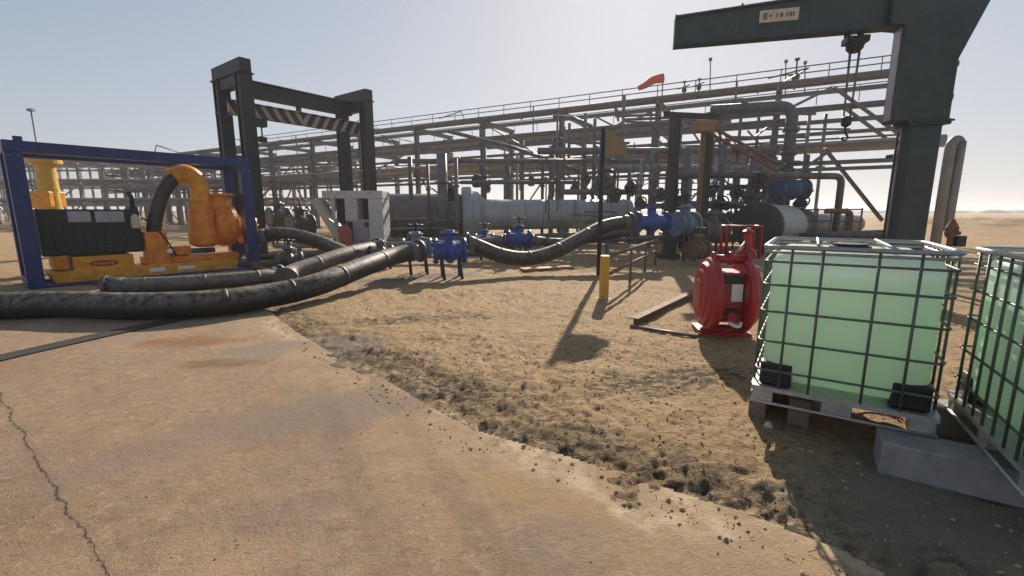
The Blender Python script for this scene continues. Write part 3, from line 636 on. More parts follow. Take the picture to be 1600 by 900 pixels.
m_ = MB(); m_.ibeam((.19, GW / 2, GH - .68), (GL - .19, GW / 2, GH - .68), .34, .55, .05); m_.box((GL / 2, GW / 2, GH - .68), (GL - .4, .16, .44)); part('girder', m_, 'black', t)
def stripes():
    m = bpy.data.materials.new('hazard stripes'); m.use_nodes = True; n, l = m.node_tree.nodes, m.node_tree.links; b = n['Principled BSDF']; b.inputs['Roughness'].default_value = .6
    tc = n.new('ShaderNodeTexCoord'); sx = n.new('ShaderNodeSeparateXYZ'); l.new(tc.outputs['Object'], sx.inputs[0])
    # stripes lean one way on the left half and the other way on the right half
    g = n.new('ShaderNodeMath'); g.operation = 'GREATER_THAN'; l.new(sx.outputs[0], g.inputs[0]); g.inputs[1].default_value = 2.4
    s2 = n.new('ShaderNodeMath'); s2.operation = 'MULTIPLY_ADD'; l.new(g.outputs[0], s2.inputs[0]); s2.inputs[1].default_value = -2; s2.inputs[2].default_value = 1
    z = n.new('ShaderNodeMath'); z.operation = 'MULTIPLY'; l.new(sx.outputs[2], z.inputs[0]); l.new(s2.outputs[0], z.inputs[1])
    a = n.new('ShaderNodeMath'); a.operation = 'MULTIPLY_ADD'; l.new(z.outputs[0], a.inputs[0]); a.inputs[1].default_value = .6; l.new(sx.outputs[0], a.inputs[2])
    d = n.new('ShaderNodeMath'); d.operation = 'DIVIDE'; l.new(a.outputs[0], d.inputs[0]); d.inputs[1].default_value = .42
    f = n.new('ShaderNodeMath'); f.operation = 'FRACT'; l.new(d.outputs[0], f.inputs[0])
    h = n.new('ShaderNodeMath'); h.operation = 'GREATER_THAN'; l.new(f.outputs[0], h.inputs[0]); h.inputs[1].default_value = .58
    mx = n.new('ShaderNodeMix'); mx.data_type = 'RGBA'; l.new(h.outputs[0], mx.inputs[0]); mx.inputs[6].default_value = (.03, .03, .03, 1); mx.inputs[7].default_value = (.42, .32, .25, 1); l.new(mx.outputs[2], b.inputs['Base Color']); return m
m_ = MB(); m_.box((2.45, GW / 2, 5.1), (5.3, .1, .42)); m_.box((2.45, GW / 2, 5.32), (5.3, .3, .03)); m_.box((2.45, GW / 2, 4.88), (5.3, .3, .03))
rb = part('runway_beam', m_, stripes(), t)
m_ = MB()
for u in (.35, 2.3, 4.3): m_.box((u, GW / 2, 5.42), (.16, .12, .22))
part('hanger', m_, 'black', rb)
m_ = MB(); m_.box((.85, GW / 2, 4.72), (.3, .3, .26)); m_.tube([(.85, GW / 2, 4.6), (.85, GW / 2, 4.2)], .03, 6); m_.box((.85, GW / 2, 4.15), (.26, .16, .18)); part('hoist', m_, 'black', t)

# ------------------------------------------------------------ white equipment enclosure
def wp(px, py, Y=17.6): return at(px, py, Y)
b = wp(573, 391)
t = thing('equipment_cabinet', 'chalky white open cabinet with two dark openings below the gantry legs', 'cabinet', (b.x, b.y, 0))
def panel(mb, x0, y0, x1, y1, Y=17.6, d=.05):
    A_, B_ = at(x0, y1, Y), at(x1, y0, Y); A2 = at(x0, y0, Y); mb.box(((A_.x + B_.x) / 2, Y + d / 2, (A_.z + B_.z) / 2), (B_.x - A_.x, d, B_.z - A_.z))
m_ = MB(); panel(m_, 503, 298, 597, 310, d=1.0); panel(m_, 579, 310.2, 597, 391, d=1.0); panel(m_, 540, 310.2, 557, 346, d=.9); panel(m_, 519, 310.2, 522, 346, d=.2); part('shell', m_, 'white', t, bev=.01)
m_ = MB(); panel(m_, 553, 343, 578.7, 391, Y=17.62, d=.8); part('door', m_, 'glass', t, bev=.01)
m_ = MB(); A_ = at(496, 312, 17.6); B_ = at(545, 388, 17.6); m_.bar(A_, B_, .8, .24, up=(1, 0, 0)); part('chute', m_, 'cream', t, bev=.01)
m_ = MB(); panel(m_, 522.3, 310.4, 539.7, 388, Y=18.4, d=.05); panel(m_, 557.3, 310.4, 578.7, 346, Y=18.4, d=.05); part('back_panel', m_, 'blackplastic', t)
m_ = MB(); q = at(572, 351, 17.55); m_.cyl(q, q + Vector((0, .06, 0)), .09, 14); part('gauge', m_, 'black', t)
q = at(541, 390, 17.3)
t = thing('fire_extinguisher', 'red cylinder standing against the white cabinet', 'extinguisher', (q.x, q.y, 0)); m_ = MB(); m_.lathe((q.x, q.y, .0), (0, 0, 1), [(0, .2), (.02, .24), (.9, .24), (1.05, .14), (1.1, .05)], 18); part('cylinder', m_, mat('faded red', (.42, .09, .05), .5), t)
m_ = MB(); m_.cyl((q.x, q.y, 1.1), (q.x, q.y, 1.2), .05, 10); m_.tube([(q.x, q.y, 1.18), (q.x + .18, q.y, 1.1), (q.x + .22, q.y, .7)], .02, 6); part('valve', m_, 'blackplastic', t)

# ------------------------------------------------------------ hoses
def hose(pts, r, m, label, ends=True, k=10, n=20, flex=.0):
    P = smooth_path(pts, 40); rs = random.Random(len(label))
    t = thing('hose', label, 'hose', (pts[0][0], pts[0][1], 0), group='large hoses of the pumping set')
    mb = MB(); rr = [r * (1 + .011 * (i % 2) + .006 * rs.uniform(-1, 1)) for i in range(len(P))]; mb.tube(P, rr, n); part('tube', mb, m, t)
    for i in range(30, len(P) - 30, 46): d_ = (P[i + 1] - P[i]).normalized(); mb = MB(); mb.cyl(P[i] - d_ * .03, P[i] + d_ * .03, r * 1.035, n); part('clamp', mb, m, t)
    if ends:
        for i, j in ((0, 1), (-1, -2)):
            d = (Vector(P[i]) - Vector(P[j * 3])).normalized() if j > 0 else (Vector(P[i]) - Vector(P[-4])).normalized(); mb = MB(); mb.cyl(P[i] - d * .3, P[i] - d * .02, r * 1.07, n); mb.flange(P[i], d, r * 1.35, .06, 10); part('flange', mb, 'darkpipe', t)
    return t
r1 = .2
def G(u, v, z): return hz(u, v, z)                       # centre of the hose at pixel u, v when its axis is at height z
hose([Vector((-14, 4.6, r1)), Vector((-10.2, 5.9, r1)), G(60, 476, r1), G(200, 478, r1), G(330, 474, r1 + .01), G(430, 460, r1 + .03), G(500, 443, .32), G(560, 420, .46), at(612, 401, 10.1), at(655, 392, 10.7)], r1, 'hose', 'thick black hose curving along the front from the left edge to the blue valves')
hose([gnd(170, 458) + Vector((0, 0, .14)), gnd(250, 455) + Vector((0, 0, .14)), gnd(330, 450) + Vector((0, 0, .14)), gnd(400, 444) + Vector((0, 0, .15)), gnd(437, 438) + Vector((0, 0, .17))], .155, 'dusty', 'dusty grey hose with a free end, lying just behind the thick front hose')
hose([gnd(425, 455) + Vector((0, .6, .16)), G(455, 427, .22), G(500, 411, .36), G(545, 396, .5), at(590, 386, 13.2)], .19, 'dusty', 'pale dusty hose rising from the ground towards the white cabinet')
hose([at(400, 371, 13.2), at(430, 366, 13.3), at(465, 369, 13.3), at(500, 379, 13.0), at(535, 394, 12.4), at(560, 405, 11.9)], .2, 'hose', 'black hose arching out of the orange pump to the right')
hose([at(726, 378, 11.2), at(748, 386, 11.2), at(785, 400, 11.2), at(825, 404, 11.4), at(865, 394, 11.7), at(905, 374, 12.2), at(945, 354, 12.7), at(985, 346, 13.1)], .19, 'hose', 'black hose sagging between the blue valve and the blue coupling on the right')
hose([at(640, 372, 14.5), at(690, 383, 14.3), at(745, 381, 14), at(790, 375, 14)], .15, 'hose', 'thin dark hose behind the near blue valve')
hose([at(832, 376, 14), at(880, 379, 14.2), at(930, 372, 14.6), at(990, 362, 15)], .14, 'hose', 'thin dark hose to the right of the far blue valve')
hose([gnd(400, 425) + Vector((0, 0, .1)), gnd(440, 432) + Vector((0, 0, .12)), gnd(480, 420) + Vector((0, 0, .2)), gnd(530, 412) + Vector((0, 0, .1)), gnd(600, 410) + Vector((0, 0, .1))], .1, 'hose', 'small black hose in the tangle under the orange pump outlet', ends=False)
hose([gnd(395, 408) + Vector((0, 0, .1)), gnd(450, 405) + Vector((0, 0, .14)), gnd(520, 400) + Vector((0, 0, .12)), gnd(640, 398) + Vector((0, 0, .12)), gnd(760, 401) + Vector((0, 0, .1))], .1, 'hose', 'small black hose trailing along the ground behind the valves', ends=False)

# ------------------------------------------------------------ valves on stands
def valve(c, rz, s, m, label, legs=True, wheel=True, L_=.9):
    c = Vector(c); t = thing('pipe_valve', label, 'valve', (c.x, c.y, 0), rz, 'valves and couplings on stands', local=True); z = c.z
    mb = MB(); mb.lathe((-L_ / 2, 0, z), (1, 0, 0), [(0, .2 * s), (.02, .21 * s), (L_ * .3, .22 * s), (L_ * .42, .3 * s), (L_ * .58, .3 * s), (L_ * .7, .22 * s), (L_ - .02, .21 * s), (L_, .2 * s)], 24)
    mb.cyl((0, 0, z + .1 * s), (0, 0, z + .5 * s), .12 * s, 14); mb.flange((0, 0, z + .42 * s), (0, 0, 1), .2 * s, .06 * s); part('body', mb, m, t)
    for x in (-L_ / 2 - .03, L_ / 2 + .03):
        mb = MB(); mb.flange((x, 0, z), (1, 0, 0), .31 * s, .07, 10); part('flange', mb, m, t)
    if wheel: mb = MB(); mb.cyl((0, 0, z + .5 * s), (0, 0, z + .75 * s), .025, 8); mb.wheel((0, 0, z + .7 * s), (0, 0, 1), .2 * s, .015); part('handwheel', mb, 'black', t)
    if legs:
        for x in (-L_ / 2 + .1, L_ / 2 - .1):
            for y in (-1, 1): mb = MB(); mb.bar((x, y * .08, z - .15 * s), (x + .04, y * .26, .0), .06, .06); part('leg', mb, 'black', t)
    return t
valve(at(703, 392, 10.75), R(14), 1.0, 'blue', 'bright blue valve on black legs between the two big black hoses', L_=.62, wheel=False)
valve(at(651, 388, 11.4), R(14), .85, 'greyblue', 'blue grey valve with a handwheel, left of the bright blue valve', L_=.6)
valve(at(811, 374, 14.2), R(6), .95, 'blue', 'blue valve further back behind the sagging hose', L_=.6)
valve(at(757, 377, 14.6), R(6), .8, 'blue', 'small blue valve between two thin hoses behind the near valves', L_=.5)
valve(at(1018, 347, 13.5), R(20), 1.0, 'blue', 'blue coupling at the right end of the sagging hose', legs=False, wheel=False, L_=.95)
valve(at(1070, 350, 14.3), R(20), 1.25, 'greyblue', 'grey blue flanged valve right of the blue coupling', L_=.6)
valve(at(1113, 360, 14.8), R(10), 1.3, 'darkpipe', 'dark valve body with handwheel left of the round dark vessel end', L_=.7)
valve(at(1090, 390, 13.2), R(30), .9, 'rust', 'rusty low valve behind the red pump', L_=.5, legs=False)
valve(at(470, 352, 19), R(50), 1.5, 'darkpipe', 'dark valve cluster behind the blue frame corner', L_=.8)
valve(at(435, 340, 20), R(50), 1.4, 'darkpipe', 'dark valve with handwheel seen just right of the blue frame', L_=.7)
valve(at(1235, 296, 19.5), R(10), 1.5, mat('teal blue actuator', (.02, .09, .2), .4), 'teal blue actuator high in front of the big vertical pipe', legs=False, L_=1.2)

rs = random.Random(4)
valve(at(452, 408, 11.9), R(35), .8, 'darkpipe', 'dark coupling in the tangle of hoses right of the orange pump', L_=.5)
valve(at(596, 396, 12.6), R(25), .75, 'darkpipe', 'dark coupling between the pale dusty hose and the blue grey valve', L_=.5, wheel=False)
hose([gnd(388, 418) + Vector((0, 0, .1)), gnd(420, 428) + Vector((0, 0, .25)), gnd(450, 424) + Vector((0, 0, .3)), gnd(475, 408) + Vector((0, 0, .2)), gnd(520, 404) + Vector((0, 0, .1))], .09, 'brownhose', 'brown black looped hose beside the dark coupling near the orange pump', ends=False)
for k, (px, py, m, nm) in enumerate(((612, 384, 'amber', 'ochre'), (668, 380, 'timber', 'grey brown'), (762, 374, 'rope', 'rust coloured'), (846, 372, 'timber', 'weathered brown'))):
    q = gnd(px, py + 4); mb = MB(); mb.box(q + Vector((0, 0, .14)), (.7, .4, .28), rz=.3 * k); mb.box(q + Vector((.1, 0, .34)), (.3, .3, .1), rz=.2)
    single('support_block', mb, m, nm + ' block on the ground at the foot of the large barrels', 'block', q, 'blocks under the barrels', bev=.02)
# ------------------------------------------------------------ barrels and pipes at ground level
def barrel(p, q, prof, m, label, saddles=(), mend=None):
    p, q = Vector(p), Vector(q); d = (q - p); Ln = d.length; d.normalize()
    t = thing('pipeline_barrel', label, 'barrel', (p.x, p.y, 0), group='large barrels of the pipeline')
    mb = MB(); mb.lathe(p, d, [(a_ * Ln, r) for a_, r in prof], 36)
    o = part('shell', mb, m, t)
    for a_, r in saddles:
        c = p + d * Ln * a_; mb = MB(); mb.bar(Vector((c.x, c.y, 0)), Vector((c.x, c.y, c.z - r * .6)), .3, r * 1.3, up=(0, 1, 0)); part('saddle', mb, 'steel', t)
    return t, o, p, d, Ln
Yb = 22.0
t, o, p, d, Ln = barrel(at(597, 338, Yb - .4), at(722, 338, Yb), [(0, .6), (.02, 1.0), (.05, 1.06), (.97, 1.06), (1, 1.0)], 'brownpipe', 'large brown grey barrel right of the white cabinet', [(.25, 1), (.8, 1)])
mb = MB(); mb.bar(p + Vector((.5, -1.1, -.1)), p + d * Ln + Vector((-.2, -1.1, -.05)), .06); mb.bar(p + Vector((.3, -1.12, -.55)), p + d * Ln * .8 + Vector((0, -1.12, -.5)), .08); part('tracing_line', mb, 'pipe', t)
t, o, p, d, Ln = barrel(at(722, 336, Yb), at(985, 334, Yb + 1.2), [(0, 1.3), (.012, 1.34), (.05, 1.34), (.055, 1.15), (.09, 1.1), (.13, .74), (.99, .70), (1, .5)], 'shell', 'long grey green insulated barrel with a wide flange at its left end', [(.3, .7), (.6, .7), (.9, .7)])
mb = MB(); 
for a_ in np.linspace(.15, .95, 9):
    c = p + d * Ln * a_; mb.lathe(c, d, [(0, .735), (.04, .735)], 36)
part('jacket_band', mb, 'pipe', t)
t, o, p, d, Ln = barrel(at(1182, 353, 16.3), at(1335, 350, 26), [(0, .5), (.003, .78), (.02, .82), (.06, .82), (.065, .78), (.2, .8), (.24, .66)], 'shell', 'pale barrel running back behind the red pump with a dark round end door', [(.1, .8)])
mb = MB(); mb.lathe(p - d * .12, d, [(0, .3), (.02, .6), (.05, .8), (.1, .86), (.3, .86), (.31, .8)], 36); part('end_door', mb, mat('dark door', (.035, .028, .03), .6, dust=.1), t)
mb = MB(); mb.lathe(p, d, [(a_ * Ln, r_) for a_, r_ in ((.24, .6), (.3, .55), (.32, .7), (.34, .7), (.36, .52), (1, .5))], 24); part('reducer', mb, 'darkpipe', t)
def gpipe(pts, r, m, label, name='ground_pipe', cat='pipe', sup=True, group='low pipes running past the valves'):
    P = [Vector(p) for p in pts]; t = thing(name, label, cat, (P[0].x, P[0].y, 0), group=group); mb = MB(); mb.tube(P, r, 14)
    part('tube', mb, m, t)
    if sup:
        for i in range(len(P) - 1):
            for f in (.2, .7):
                c = P[i].lerp(P[i + 1], f)
                if c.z > r * 1.5: mb = MB(); mb.box((c.x, c.y, (c.z - r) / 2), (.12, .12, max(.02, c.z - r))); part('support', mb, 'steel', t)
    return t
gpipe([at(600, 378, 18), at(940, 366, 18.5)], .12, 'darkpipe', 'dark low pipe in front of the large barrels')
gpipe([at(430, 385, 17.5), at(620, 381, 17.2), at(900, 376, 16.6)], .09, 'pipe', 'thin grey low pipe, second from the barrels')
gpipe([at(740, 386, 15.4), at(1035, 372, 16)], .07, 'darkpipe', 'thin dark low pipe nearest the sagging hose')
gpipe([at(980, 375, 20), at(1150, 372, 20)], .2, 'pipe', 'short thick low pipe behind the black column')
gpipe([at(1250, 370, 17), at(1390, 366, 15)], .16, 'darkpipe', 'dark low pipe behind the front tank')
mb = MB(); P_ = [gnd(-10, 563), gnd(50, 549), gnd(170, 522), gnd(300, 495), gnd(420, 468)]; w_ = Vector((-.97, .24, 0)) * .14  # flat dark strip added in place of a long shadow with no known caster
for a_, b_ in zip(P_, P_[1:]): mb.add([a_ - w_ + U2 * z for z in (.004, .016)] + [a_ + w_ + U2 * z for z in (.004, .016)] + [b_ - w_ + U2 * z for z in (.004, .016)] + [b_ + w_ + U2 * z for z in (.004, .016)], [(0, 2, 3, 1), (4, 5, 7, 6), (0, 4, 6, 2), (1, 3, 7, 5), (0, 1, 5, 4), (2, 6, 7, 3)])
single('shadow_strip', mb, mat('painted shadow', (.022, .017, .013), .7, var=.3, scale=8, dust=.08), 'flat dark strip added as a shadow on the slab in front of the thick hose', 'hose', P_[0])
# orange brown boards on the ground and a steel bar
for (a_, b_, m, lab) in (((815, 424), (893, 420), 'rope', 'orange brown board lying behind the sagging hose'), ((640, 372), (668, 370), 'rope', 'small orange brown box shape at the foot of the barrel')):
    p, q = gnd(*a_), gnd(*b_); mb = MB(); mb.bar(p + Vector((0, 0, .05)), q + Vector((0, 0, .05)), .35, .06); single('board', mb, m, lab, 'board', p)
p, q = gnd(990, 510), gnd(1088, 462); mb = MB(); mb.ibeam(p + Vector((0, 0, .06)), q + Vector((0, 0, .07)), .12, .12, .015); single('steel_beam', mb, 'rust', 'dark steel beam lying on the dirt left of the red pump', 'beam', p)
p, q = gnd(985, 512), gnd(1110, 532); mb = MB(); mb.tube([p + Vector((0, 0, .025)), q + Vector((0, 0, .025))], .02, 8); single('steel_rod', mb, 'darkpipe', 'thin dark rod lying on the dirt in front of the red pump', 'rod', p)

# ------------------------------------------------------------ posts in the middle
b = gnd(935, 432); zt = at(945, 200, b.y).z
t = thing('sign_post', 'tall dark post with a faded yellow sign near its top, standing on the dirt', 'sign', b)
mb = MB(); mb.tube([(b.x, b.y, 0), (b.x, b.y, zt)], .055, 12); mb.cyl((b.x, b.y, 0), (b.x, b.y, .02), .14, 12); part('post', mb, 'black', t)
mb = MB(); zc = at(968, 224, b.y).z
pts = [(.03, .30), (.22, .34), (.34, .2), (.48, .12), (.6, -.02), (.66, -.1), (.64, -.28), (.4, -.34), (.03, -.34)]
mb.prism([(p_[0] * .82 + .03, p_[1] * .9) for p_ in pts], lambda a_, b_, c: Vector((b.x + a_ * .97, b.y - a_ * .25 + c, zc + b_)), -.015, .015); part('sign_board', mb, 'signtan', t)
p = gnd(943, 468)
t = thing('bollard', 'short square yellow post on the dirt with a pale base', 'bollard', p)
mb = MB(); mb.box((p.x, p.y, .41), (.15, .15, .80)); part('post', mb, 'yellow', t, bev=.008)
mb = MB(); mb.box((p.x, p.y, .0), (.3, .24, .04)); part('base', mb, 'concrete', t, bev=.01)
rr_ = thing('pipe_rail', 'rusty two bar rail running back from the yellow post', 'rail', (p.x, p.y, 0))
for z in (.78, .45):
    mb = MB(); q1 = Vector((p.x + .1, p.y + .12, z)); q2 = Vector((p.x + 2.6, p.y + 5.2, z)); mb.tube([q1, q2], .035, 8); part('bar', mb, 'rust', rr_)
for f in (.35, .68, .98):
    q = Vector((p.x + .1 + 2.5 * f, p.y + .12 + 5.08 * f, 0)); mb = MB(); mb.tube([q, q + Vector((0, 0, .82))], .03, 8); part('post', mb, 'rust', rr_)
def column(px, py, Y, top, wd, label, m='black', foot=True):
    p = at(px, py, Y); t = thing('steel_column', label, 'column', (p.x, p.y, 0), group='free standing steel columns')
    mb = MB(); mb.ibeam((p.x, p.y, .0), (p.x, p.y, top), wd, wd, wd * .14, up=(.5, .86, 0)); part('shaft', mb, m, t)
    if foot: mb = MB(); mb.box((p.x, p.y, .1), (wd * 2.1, wd * 2.1, .2)); part('footing', mb, 'concrete' if foot == 1 else 'black', t, bev=.01)
    return p, t
p, t = column(1043, 400, 15.2, 4.6, .3, 'thick black column with a dark footing, between the sign post and the red pump', foot=2)
mb = MB(); mb.ibeam((p.x - .4, p.y, 4.68), (p.x + 1.6, p.y + .4, 4.68), .13, .16); part('top_beam', mb, 'black', t)
p, t = column(1096, 380, 17, 5.1, .28, 'black column carrying the brown pipe arm')
# brown arm
t = thing('loading_arm', 'brown lattice arm slanting down from an ochre joint box in front of the pipe rack', 'arm', (p.x, p.y - .5, 0))
A_, B_ = at(1105, 200, 16.4), at(1215, 262, 17.2)
mb = MB()
for o_ in (Vector((0, 0, .13)), Vector((0, 0, -.13))): mb.tube([A_ + o_, B_ + o_], .06, 8)
for k in range(9):
    f = k / 9; mb.tube([A_.lerp(B_, f) + Vector((0, 0, .13)), A_.lerp(B_, f + .11) + Vector((0, 0, -.13))], .025, 6)
part('arm', mb, 'rust', t)
mb = MB(); q = at(1100, 198, 16.4); mb.box(q, (.65, .4, .4)); part('joint_box', mb, mat('ochre box', (.3, .17, .06), .6), t, bev=.03)
mb = MB(); mb.tube([q + Vector((0, 0, -.2)), Vector((q.x, q.y, 0))], .09, 10); part('stem', mb, 'rust', t)

# ------------------------------------------------------------ pipe racks
def pipe_rack(label, P0, d, nb, bay, levels, depth, pipes, rs, detail=True, cw=.28, m='steel', brace=()):
    d = Vector((*d, 0)).normalized(); e = Vector((-d.y, d.x, 0)); 
    if e.y < 0: e = -e
    P0 = Vector((*P0, 0)); t = thing('pipe_rack', label, 'pipe rack', P0)
    ztop = max(levels); Ln = nb * bay
    for i in range(nb + 1):
        for k in (0, 1):
            p = P0 + d * bay * i + e * depth * k; mb = MB(); mb.ibeam(p, p + Vector((0, 0, ztop)), cw, cw, cw * .15, up=(d.x, d.y, 0)); mb.box(p + Vector((0, 0, .1)), (.6, .6, .2)); part('column', mb, m, t)
        for z in levels:
            p = P0 + d * bay * i; mb = MB(); mb.ibeam(p + e * (-.5) + Vector((0, 0, z)), p + e * (depth + .5) + Vector((0, 0, z)), .2, .3, .03); part('cross_beam', mb, m, t)
    for z in levels:
        for k in (0, 1):
            mb = MB(); q = P0 + e * depth * k + Vector((0, 0, z - .35)); mb.ibeam(q, q + d * Ln, .14, .2, .02); part('long_beam', mb, m, t)
    for (z, off, r, mm, t0, t1) in pipes:
        q = P0 + e * off + Vector((0, 0, z + .15 + r)); mb = MB(); mb.tube([q + d * Ln * t0 + d * -.8 * (t0 == 0), q + d * Ln * t1], r, 14)
        if detail:
            for k in range(3): c = q + d * Ln * (t0 + (t1 - t0) * rs.random()); mb.flange(c, d, r * 1.5, .08)
        part('pipe', mb, mm, t)
    for (i, za, zb, k, typ) in brace:
        a_ = P0 + d * bay * i + e * depth * k; b2 = P0 + d * bay * (i + 1) + e * depth * k; c = (a_ + b2) / 2; mb = MB(); u = Vector((0, 0, 1))
        if typ == 'A': mb.bar(a_ + u * za, c + u * zb, .1); mb.bar(b2 + u * za, c + u * zb, .1)
        elif typ == '/': mb.bar(a_ + u * za, b2 + u * zb, .1)
        else: mb.bar(a_ + u * zb, b2 + u * za, .1)
        part('brace', mb, m, t)
    return t, P0, d, e, Ln
rs = random.Random(11)
d1 = (-.878, .479); P1 = Vector((17.6, 22.3)) - Vector(d1) * 1.6
pl = []
for z, offs in ((4.35, [(.2, .28), (1.0, .16), (2.6, .12), (3.3, .18)]), (6.35, [(.1, .15), (1.3, .14), (3.0, .16)]), (7.75, [(.0, .12), (.8, .14), (2.6, .1)])):
    for o_, r in offs: pl.append((z, o_, r, rs.choice(['pipe', 'darkpipe', 'steel', 'pipe', 'darkpipe']), 0 if (z, o_) in ((4.35, .2), (7.75, .0), (7.75, .8), (6.35, .1)) else rs.uniform(.06, .12), 1))
br = [(3, 4.4, 7.7, 0, '/'), (6, 4.4, 6.4, 0, 'A'), (8, .3, 4.2, 0, '\\'), (9, 4.4, 7.7, 0, '/'), (11, .3, 4.2, 0, '/'), (1, .3, 4.2, 1, 'A'), (5, .3, 4.2, 1, 'A'), (4, .3, 4.2, 0, '/'), (2, 6.4, 7.8, 1, 'A'), (2, .3, 4.2, 0, '/'), (7, .3, 4.2, 0, 'A'), (5, 4.4, 6.4, 0, '\\'), (10, 4.4, 7.7, 0, '\\'), (12, 4.4, 7.7, 0, '/'), (8, 4.4, 6.4, 1, 'A'), (3, .3, 4.2, 1, 'A')]
t, P0, d, e, Ln = pipe_rack('long grey pipe rack full of pipes crossing the picture behind the barrels', P1, d1, 14, 6, [4.35, 6.35, 7.75], 4.2, pl, rs, brace=br)
U = Vector((0, 0, 1))
for i in range(1, 13):
    for k, (za, zb) in enumerate(((0, 4.2), (4.5, 6.2), (6.5, 8.4))):
        if rs.random() < .8: q = P0 + d * (6 * i + rs.choice([2, 3, 4])) + e * rs.choice([-.1, 4.3]); mb = MB(); mb.bar(q + U * za, q + U * zb, rs.choice([.08, .12, .16])); part('post', mb, 'steel', t)
for i in range(26):
    q = P0 + d * rs.uniform(5, 78); z = rs.choice([4.6, 6.6, 8.0]); mb = MB(); mb.tube([q + e * -.3 + U * (z + .3), q + e * -.3 + d * rs.uniform(-2, 2) + U * (z + rs.uniform(.5, 1.2)), q + e * 3 + d * rs.uniform(-1, 1) + U * (z + .6)], rs.choice([.04, .07]), 6); part('cross_pipe', mb, 'darkpipe', t)
mb = MB()                                                 # walkway rail along the top
for off in (-.5, 4.7):
    for z in (8.3, 8.6): mb.tube([P0 + e * off + U * z, P0 + e * off + d * Ln * (.62 if off < 0 else 1) + U * z], .03, 6)
    for k in range(42 if off > 0 else 26): q = P0 + e * off + d * 2 * k; mb.tube([q + U * 7.7, q + U * 8.6], .025, 5)
part('handrail', mb, 'steel', t)
for k in range(26):                                       # stub posts, drops and hangers along the front
    f = rs.uniform(.02, .95); q = P0 + d * Ln * f + e * rs.uniform(-.6, .3); z = rs.choice([4.4, 6.4]); zb = rs.choice([0, 0, 2.2, 3.0]); mb = MB(); mb.tube([q + U * zb, q + U * z], rs.choice([.05, .08, .13]), 8); mb.flange(q + U * (zb * .4 + z * .6), U, .2, .06); part('drop_pipe', mb, rs.choice(['pipe', 'darkpipe']), t)
mb = MB(); q = P0 + d * .5 + e * 2; mb.tube([q + U * 5.4, q + d * Ln + U * 5.4], .05, 8); part('cable_conduit', mb, 'darkpipe', t)
mb = MB(); 
mb.bar(P0 - e * .35 + U * 4.9, P0 - e * .35 + d * Ln + U * 4.9, .45, .09)
part('cable_tray', mb, 'pipe', t)
for i in range(34):
    px = rs.uniform(850, 1270); Y = rs.uniform(22.5, 26); a_ = at(px, rs.uniform(165, 250), Y); a_.z = min(a_.z, 7.6); mb = MB(); mb.tube([a_, Vector((a_.x, a_.y, max(.1, a_.z - rs.uniform(1.5, 5))))], rs.choice([.03, .05, .08]), 6); part('upright_pipe', mb, rs.choice(['darkpipe', 'steel', 'darkpipe']), t)
for i in range(22):
    px = rs.uniform(850, 1230); Y = rs.uniform(21.5, 25.5); a_ = at(px, rs.uniform(175, 290), Y); b_ = a_ + Vector((rs.uniform(1.5, 4), rs.uniform(-.6, .6), 0)); mb = MB(); mb.tube([a_, b_], rs.choice([.03, .05, .07]), 6); part('level_pipe', mb, rs.choice(['darkpipe', 'steel', 'darkpipe']), t)
for i in range(8):
    px = 880 + i * 48; Y = 23.5; a_ = at(px, rs.uniform(180, 240), Y); mb = MB(); mb.bar(a_, a_ + Vector((rs.choice([-1, 1]) * rs.uniform(.8, 1.8), 0, -rs.uniform(.8, 1.6))), .07); part('knee_brace', mb, 'steel', t)
# small valves and lamps along the top
for px, py, lab in ((1069, 132, 'small dark vent valve on the rack top, left one of two'), (1092, 128, 'small slanting vent valve on the rack top, right one of two'), (1243, 112, 'dark vent valve with handle highest on the rack top near the crane')):
    q = at(px, py + 10, 26 if px > 1200 else 29); s_ = 1.4 if px > 1200 else 1
    tt = thing('vent_valve', lab, 'vent', q, group='small vents on the rack top'); mb = MB(); mb.lathe(q - U * .6, U, [(0, .05), (.5, .05), (.55, .14 * s_), (.8, .14 * s_), (.85, .04), (1.05 * s_, .04), (1.07 * s_, .12), (1.15 * s_, .12)], 10); part('stem', mb, 'black', tt)
    mb = MB(); mb.bar(q + U * .1 - Vector((.35, 0, 0)), q + U * .35 + Vector((.3, 0, 0)), .06); part('handle', mb, 'black', tt)
for px, top in ((1110, 95), (1228, 98), (1258, 100)):
    q = at(px, 140, 28); q2 = at(px, top, 28); mb = MB(); mb.tube([q - U * .3, q2], .035, 6); mb.cyl(q2, q2 + U * .15, .1, 8); single('thin_mast', mb, 'steel', {1110: 'thin mast on the rack top right of the windsock', 1228: 'thin mast left of the dark vent near the crane', 1258: 'thin mast right of the dark vent near the crane'}[px], 'mast', q, 'thin masts on the rack top')
